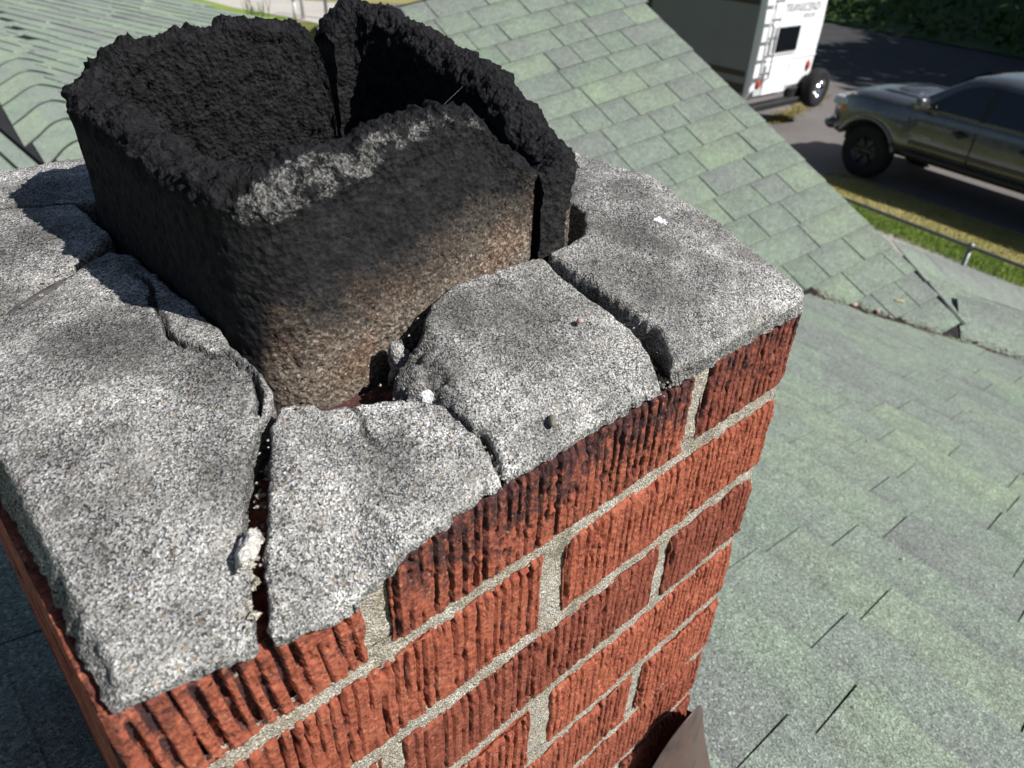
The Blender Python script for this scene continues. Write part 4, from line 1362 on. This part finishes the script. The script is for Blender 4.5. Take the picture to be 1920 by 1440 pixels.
hitch = MB(); hitch.tube([(.95, .45, .56), (1.0, .45, .56)], .02, 8); hitch.build('tow_hook', M['lens'], tr)
bed = MB(); bed.box((-4.8, -.78, 1.05), (-2.70, .78, 1.345), bev=.02); bed.build('bed_cover', M['trim'], tr)
ub = MB(); ub.box((-4.6, -.55, .42), (.6, .55, .62)); ub.build('chassis', M['trim'], tr)
def text(name, body, size, mat, parent, Mx, ext=.003, sx=1.0):
    cu = bpy.data.curves.new(name, 'FONT'); cu.body = body; cu.size = size; cu.extrude = ext; cu.align_x = 'LEFT'
    o = bpy.data.objects.new(name, cu); C.objects.link(o)
    dg = bpy.context.evaluated_depsgraph_get()
    me = bpy.data.meshes.new_from_object(o.evaluated_get(dg)); bpy.data.objects.remove(o); bpy.data.curves.remove(cu)
    o = link(name, me, parent, mat); me.materials.clear(); me.materials.append(mat)
    o.matrix_local = Mx @ Matrix.Diagonal((sx, 1, 1, 1))
    return o
# lettering on the near (left) front door: reads from front to rear
text('badge', 'TACOMA', .066, M['badge'], tr, Matrix(((-1, 0, 0, -.70), (0, 0, 1, .957), (0, 1, 0, .86), (0, 0, 0, 1))), .004, 1.3)

# ================================================================== TRAVEL TRAILER
RA = math.radians(88); ra = Vector((math.cos(RA), math.sin(RA), 0)); rr_ = Vector((math.sin(RA), -math.cos(RA), 0))
RW, RL, RB, RH = 2.05, 5.6, .60, 2.55
rv = empty('travel_trailer', (12.74, 7.44, G), 'white travel trailer with a rear ladder, tinted window and spare tyre', 'travel trailer', rz=RA)
# local x forward, y left (towards the house); rear face at x = 0, left side at y = 0, right side at y = -RW
prof = [(.10, RB), (.0, RB + .18), (-.02, RB + 1.2), (.02, RB + RH - .25), (.14, RB + RH - .05), (.35, RB + RH), (RL - .4, RB + RH), (RL, RB + RH - .5), (RL + .1, RB + .9), (RL - .5, RB)]
V = [(x, 0, z) for x, z in prof] + [(x, -RW, z) for x, z in prof]; n_ = len(prof)
F = [tuple(range(n_)), tuple(range(2 * n_ - 1, n_ - 1, -1))] + [(i, i + n_, (i + 1) % n_ + n_, (i + 1) % n_) for i in range(n_)]
body = link('body', mesh('body', V, F), rv, M['rvwhite'])
bv_ = body.modifiers.new('edge', 'BEVEL'); bv_.width = .035; bv_.segments = 3
def rbox(name, u0, u1, v0, v1, x0, x1, mat, bev=.01, parent=rv, smooth=False, lab=None):
    b = MB(); b.box((x0, -u1, RB + v0), (x1, -u0, RB + v1), bev=bev); o = b.build(name, mat, parent, smooth)
    if lab: o['label'] = lab
    return o
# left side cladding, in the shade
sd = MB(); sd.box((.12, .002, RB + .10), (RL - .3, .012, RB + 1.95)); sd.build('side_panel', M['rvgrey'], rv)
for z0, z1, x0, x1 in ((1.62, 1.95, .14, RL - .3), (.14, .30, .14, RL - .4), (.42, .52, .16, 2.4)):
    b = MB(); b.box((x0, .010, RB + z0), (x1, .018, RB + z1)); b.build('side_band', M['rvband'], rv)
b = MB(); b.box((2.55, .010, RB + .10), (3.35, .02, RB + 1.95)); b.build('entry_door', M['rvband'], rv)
b = MB(); b.box((1.9, .010, RB + .44), (2.35, .022, RB + .52), bev=.004); b.build('side_vent', M['trim'], rv)
b = MB(); b.box((.3, .010, RB + 1.98), (3.6, .08, RB + 2.10), bev=.02); b.build('awning', M['rvwhite'], rv)
b = MB(); b.box((.6, .03, .42), (1.0, .40, .46)); b.tube([(.62, .38, .44), (.62, .38, .05)], .015, 6); b.tube([(.98, .38, .44), (.98, .38, .05)], .015, 6); b.build('step', M['chrome'], rv)
# rear window with frame
fr2 = rbox('window_frame', .34, 1.26, .78, 1.30, -.045, -.005, M['rvwhite'], .015)
rbox('window', .39, 1.21, .82, 1.26, -.055, -.03, M['glass'], .02)
rbox('upper_window', .45, 1.20, 1.74, 2.10, -.04, .08, M['glass'], .02)
rbox('hatch', .37, 1.12, .12, .60, -.035, .0, M['rvwhite'], .012)
for k, (u0, u1, v0, v1) in enumerate(((.35, 1.14, .60, .62), (.35, 1.14, .10, .12), (.345, .365, .10, .62), (1.12, 1.14, .10, .62))):
    rbox('hatch_trim', u0, u1, v0, v1, -.042, .0, M['rvwhite'], .005)
rbox('rear_rail', .0, RW, .68, .70, -.028, .0, M['rvwhite'], .006)
for u in (.22, 1.85):
    b = MB(); b.lathe([(0, .03), (.05, .026), (.085, .012), (.09, 0)], 20, Matrix.Translation((.005, -u, RB + (.30 if u < 1 else .50))) @ Matrix.Rotation(-PI / 2, 4, 'Y') @ Matrix.Diagonal((1.25, .8, 1.8, 1)))
    b.build('tail_light', M['red'], rv, True)
rbox('licence_plate', .10, .38, .10, .22, -.03, -.012, M['lens'], .004)
# ladder
ld = MB()
for u in (.06, .36): ld.tube([(-.02, -u, RB + .35), (-.11, -u, RB + .42), (-.11, -u, RB + 2.4), (.1, -u, RB + 2.62)], .018, 8)
ld.build('ladder_rails', M['rvwhite'], rv, True)
for k in range(7):
    b = MB(); z = RB + .5 + .3 * k; b.tube([(-.11, -.06, z), (-.11, -.36, z)], .016, 8); b.box((-.128, -.35, z + .012), (-.092, -.07, z + .020)); b.build('ladder_rung', M['galv'], rv, True)
rbox('bumper', -.02, 2.28, -.16, -.04, -.16, .05, M['trim'], .02)
rbox('corner_guard', 1.35, 1.95, -.10, .16, -.06, .1, M['trim'], .05)
# spare wheel on the bumper
Ms = Matrix.Translation((-.22, -1.98, RB + .10)) @ Matrix.Rotation(-PI / 2, 4, 'Y')
b = MB(); b.lathe([(.20, -.10), (.29, -.115), (.345, -.10), (.365, -.06), (.365, .06), (.345, .10), (.29, .115), (.20, .10)], 36, Ms)
sp = b.build('spare_tyre', M['rubber'], rv, True)
b = MB(); b.lathe([(.205, .09), (.19, .06), (.17, .02), (.07, .05), (.06, .09), (0, .095)], 24, Ms)
for k in range(8): b.box((.05, -.02, .02), (.195, .02, .06), Ms @ Matrix.Rotation(2 * PI * k / 8, 4, 'Z'), bev=.006)
b.build('spare_rim', M['chrome'], sp, True)
# road wheels
for yy in (-.12, -RW + .12):
    for xw in (2.6, 3.4):
        Mw = Matrix.Translation((xw, yy, .34)) @ Matrix.Rotation(-PI / 2 if yy > -1 else PI / 2, 4, 'X')
        b = MB(); b.lathe([(.2, -.1), (.3, -.11), (.34, -.07), (.34, .07), (.3, .11), (.2, .1), (0, .08)], 28, Mw); b.build('wheel', M['rubber'], rv, True)
# lettering on the rear, read from the street
Mr = Matrix(((0, 0, -1, -.026), (-1, 0, 0, -.62), (0, 1, 0, RB + 1.50), (0, 0, 0, 1)))
text('lettering', 'TRANSCEND', .20, M['print'], rv, Mr, .002, 1.0)
Mr2 = Matrix(((0, 0, -1, -.026), (-1, 0, 0, -1.25), (0, 1, 0, RB + 1.38), (0, 0, 0, 1)))
text('lettering', 'XPLOR', .11, M['print'], rv, Mr2, .002, 1.2)

# ================================================================== UPPER LEFT YARD
def marker(name, p, h, r, mat, label, cat, cap=False):
    b = MB(); b.tube([(0, 0, 0), (0, 0, h)], r, 10)
    if cap: b.lathe([(r, h - .03), (r * 1.9, h), (r * 2.1, h + .05), (r * 1.6, h + .10), (0, h + .12)], 14)
    o = b.build(name, mat, None, True); o.location = (p[0], p[1], G)
    return tag(o, label, cat)
marker('fence_post', (12.45, 23.2), 1.9, .06, M['post'], 'pale grey square-topped post, left of two beside the far concrete yard', 'post')
marker('fence_post', (13.1, 22.9), 1.9, .055, M['galv'], 'thin grey post nearest the straw coloured grass above the flue gap', 'post')
marker('pipe', (12.12, 23.1), .58, .05, M['post'], 'short white standpipe with a round cap on the pale concrete', 'standpipe', True)

# ================================================================== PLANTS
def leaf_cloud(n, rx, ry, rz, size, seed, shell=.55):
    r = np.random.RandomState(seed)
    d = r.normal(size=(n, 3)); d /= np.linalg.norm(d, axis=1)[:, None]
    rad = r.uniform(shell, 1.0, n) ** .6
    lump = 1 + .28 * fbm(d * 1.0 + seed, .55, 3)
    P = d * (rad * lump)[:, None] * (rx, ry, rz)
    a = r.normal(size=(n, 3)); a /= np.linalg.norm(a, axis=1)[:, None]
    b = np.cross(a, r.normal(size=(n, 3))); b /= np.linalg.norm(b, axis=1)[:, None]
    s = size * r.uniform(.5, 1.3, n)[:, None]
    V = np.stack([P - a * s, P + b * s * .5, P + a * s, P - b * s * .5], 1).reshape(-1, 3)
    return V, np.arange(4 * n).reshape(-1, 4)
V, F = leaf_cloud(5200, 4.6, 4.6, 3.4, .30, 5, .25)
crown_me = mesh('crown', V, F); crown_me.materials.append(M['leaf'])
tb = MB(); tb.tube([(0, 0, 0), (.1, .05, 2.0), (0, .1, 4.2), (.1, 0, 6.5)], [.30, .24, .19, .08], 10)
for q in range(5):
    a = 2 * PI * q / 5; tb.tube([(.05, .05, 3.4 + .3 * q), (1.2 * math.cos(a), 1.2 * math.sin(a), 5 + .3 * q), (2.4 * math.cos(a), 2.4 * math.sin(a), 6.4 + .2 * q)], [.12, .08, .03], 7)
trunk_me = mesh('trunk', tb.v, tb.f, True); trunk_me.materials.append(M['bark'])
R = random.Random(4)
for (x, y, s) in ((28.0, -4.5, 1.0), (26.8, .2, 1.0), (32.5, -1.5, 1.15), (37.5, .5, 1.25), (43, 1.5, 1.3), (35, -8, 1.15), (41, -6, 1.2)):
    t = empty('shade_tree', (x, y, G), 'broad leafy shade tree standing beyond the truck at the street', 'tree', 'trees shading the street', rz=R.uniform(0, 6))
    t.scale = (s, s, s)
    for me, nm in ((crown_me, 'crown'), (trunk_me, 'trunk')):
        o = bpy.data.objects.new(nm, me); C.objects.link(o); o.parent = t
        if nm == 'crown': o.location = (0, 0, 7.2)
# green bank beyond the street, with ground cover
bx0 = [rd(15.2, b) for b in range(-40, 61, 4)]
def bank_z(a): return G + .05 + 2.6 * float(sstep(15.2, 27, np.array(a)))
V = []; F = []
A_ = [15.2, 16.5, 18, 20, 23, 27, 40]
B_ = list(range(-44, 62, 3))
for a in A_:
    for b in B_:
        x, y = rd(a, b); V.append((x, y, bank_z(a) + .25 * math.sin(b * .9 + a) * min(1, (a - 15.2) / 3)))
nb = len(B_)
for i in range(len(A_) - 1):
    for j in range(nb - 1): F.append((i * nb + j, i * nb + j + 1, (i + 1) * nb + j + 1, (i + 1) * nb + j))
bk = link('grassy_bank', mesh('grassy_bank', V, F, True), None, M['hedge']); bk['kind'] = 'structure'
r = np.random.RandomState(8); n = 9000
a = r.uniform(15.3, 27, n); b = r.uniform(-14, 24, n)
P = np.c_[12.17 + a * hy + b * hx, 4.87 - a * hx + b * hy, G + .15 + 2.6 * sstep(15.2, 27, a) + r.uniform(0, .35, n)]
d1_ = r.normal(size=(n, 3)); d1_ /= np.linalg.norm(d1_, axis=1)[:, None]; d2_ = np.cross(d1_, r.normal(size=(n, 3))); d2_ /= np.linalg.norm(d2_, axis=1)[:, None]
s = r.uniform(.08, .22, n)[:, None]
V = np.stack([P - d1_ * s, P + d2_ * s * .5, P + d1_ * s, P - d2_ * s * .5], 1).reshape(-1, 3)
tag(link('ground_cover', mesh('ground_cover', V, np.arange(4 * n).reshape(-1, 4)), None, M['hedge']), 'dark shaded ground cover on the bank across the street', 'ground cover', kind='stuff')
def bush(p, rx, ry, rz, n, size, mat, seed, label, name='shrub'):
    t = empty(name, (p[0], p[1], p[2]), label, 'shrub')
    V, F = leaf_cloud(n, rx, ry, rz, size, seed, .4)
    V = V + (0, 0, rz * .9)
    link('foliage', mesh('foliage', V, F), t, mat)
    b = MB(); b.tube([(0, 0, -.3), (.05, 0, rz)], [.07, .03], 7)
    for q in range(4):
        aa = q * 1.6; b.tube([(0, 0, .1), (rx * .5 * math.cos(aa), ry * .5 * math.sin(aa), rz)], [.04, .012], 6)
    b.build('stem', M['bark'], t)
px_, py_ = rd(17.5, -5.5)
bush((px_, py_, G + .4), 3.2, 3.6, 2.0, 3200, .16, M['plum'], 12, 'dark plum coloured shrub on the shaded bank at the upper right')
px_, py_ = rd(17.0, 3.5)
bush((px_, py_, G + .3), 1.6, 2.0, .9, 1200, .13, M['hedge'], 13, 'low green shrub on the shaded bank beyond the trailer')
# weeds by the far concrete
wv = MB(); R = random.Random(9)
for k in range(26):
    a = R.uniform(0, 6.28); l = R.uniform(.2, .9); x = R.uniform(-.3, .3); y = R.uniform(-.3, .3)
    wv.tube([(x, y, 0), (x + .1 * math.cos(a), y + .1 * math.sin(a), l * .6), (x + .3 * math.cos(a) * l, y + .3 * math.sin(a) * l, l)], [.012, .010, .002], 4)
t = wv.build('weed_clump', M['weed']); t.location = (11.45, 24.3, G)
tag(t, 'clump of tall thin weeds at the edge of the far concrete yard', 'weeds')
# dry verge in the asphalt between trailer and truck
r = np.random.RandomState(15); n = 2500
tt = r.uniform(0, 1, n)
P = np.c_[14.2 + 3.3 * tt + r.normal(0, .16, n), 7.55 + .75 * tt + r.normal(0, .10, n), np.full(n, G + .005)]
ph = r.uniform(0, 6.28, n); h = r.uniform(.02, .09, n)
V = np.stack([P + np.c_[-.008 * np.sin(ph), .008 * np.cos(ph), 0 * ph], P + np.c_[.008 * np.sin(ph), -.008 * np.cos(ph), 0 * ph], P + np.c_[h * np.cos(ph), h * np.sin(ph), h]], 1).reshape(-1, 3)
tag(link('dry_tufts', mesh('dry_tufts', V, np.arange(3 * n).reshape(-1, 3)), None, M['dry']), 'dry yellow grass tufts growing in a seam of the asphalt behind the trailer', 'dry grass', kind='stuff')

# ================================================================== DEBRIS IN THE VALLEY
def onAB(x, y):
    """roof height at a plan point, whichever slope is higher"""
    q = nB
    zb = V0.z - (q.x * (x - V0.x) + q.y * (y - V0.y)) / q.z
    return max(A(x, y).z, zb)
def vp(t, off=0): p = V0 + vd * t; n_ = Vector((-vd.y, vd.x, 0)).normalized(); return p.x + n_.x * off, p.y + n_.y * off
for k, (t, off, sz, lab, mt) in enumerate([(.20, .0, .030, 'largest pinkish pebble in the valley debris right of the chimney corner', 'stone'), (.31, .006, .024, 'second pinkish pebble in the roof valley, just right of the largest', 'stone'), (.37, .0, .018, 'small pink pebble in the valley beside the two larger ones', 'stone'),
                                           (.06, .0, .016, 'pale pebble at the chimney end of the valley debris', 'stone'), (.78, .01, .016, 'small grey-white pebble halfway down the dark valley stain', 'stonegrey'), (1.06, -.01, .020, 'white pebble far down the valley near the picture edge', 'lump')]):
    x, y = vp(t, off)
    rock('pebble', (x, y, onAB(x, y) + .010 + sz * .3), (sz, sz * .8, sz * .6), lab, 'pebble', M[mt], 20 + k, 2, rot=40 * k)['group'] = 'pebbles in the roof valley'
x, y = vp(.42, .09)
rock('dry_leaf', (x, y, onAB(x, y) + .012), (.045, .014, .006), 'small curled yellowish leaf lying just above the valley debris', 'leaf', M['leafdry'], 33, 2, rot=-50, rough=.3)
# needles and grit gathered in the valley
r = np.random.RandomState(21); n = 1500
V = []; 
for k in range(n):
    t = abs(r.normal(0, .35)) if k < 700 else r.uniform(.3, 1.6); off = r.normal(0, .014)
    x, y = vp(t, off); z = onAB(x, y) + .008
    a = r.uniform(0, 6.28); l = r.uniform(.004, .018); w_ = .0012
    V += [(x - l * math.cos(a), y - l * math.sin(a), z), (x + w_, y - w_, z + .003), (x + l * math.cos(a), y + l * math.sin(a), z + .001)]
tag(link('valley_litter', mesh('valley_litter', V, np.arange(3 * n).reshape(-1, 3)), None, M['dirt']), 'line of brown needles and grit gathered in the roof valley', 'debris', kind='stuff')
# spider threads across the cracks and the flue mouth
for k, (a, b, lab) in enumerate([((-.1165, .198, .1095), (-.150, .205, .088), 'fine spider thread across the dark mouth of the flue'), ((-.134, .085, .030), (-.120, .060, .036), 'fine spider thread across the open groove of the crown')]):
    b_ = MB(); m_ = (Vector(a) + Vector(b)) / 2 - Vector((0, 0, .002)); b_.tube([a, m_, b], .00004, 4); tag(b_.build('spider_thread', M['silk']), lab, 'spider thread')
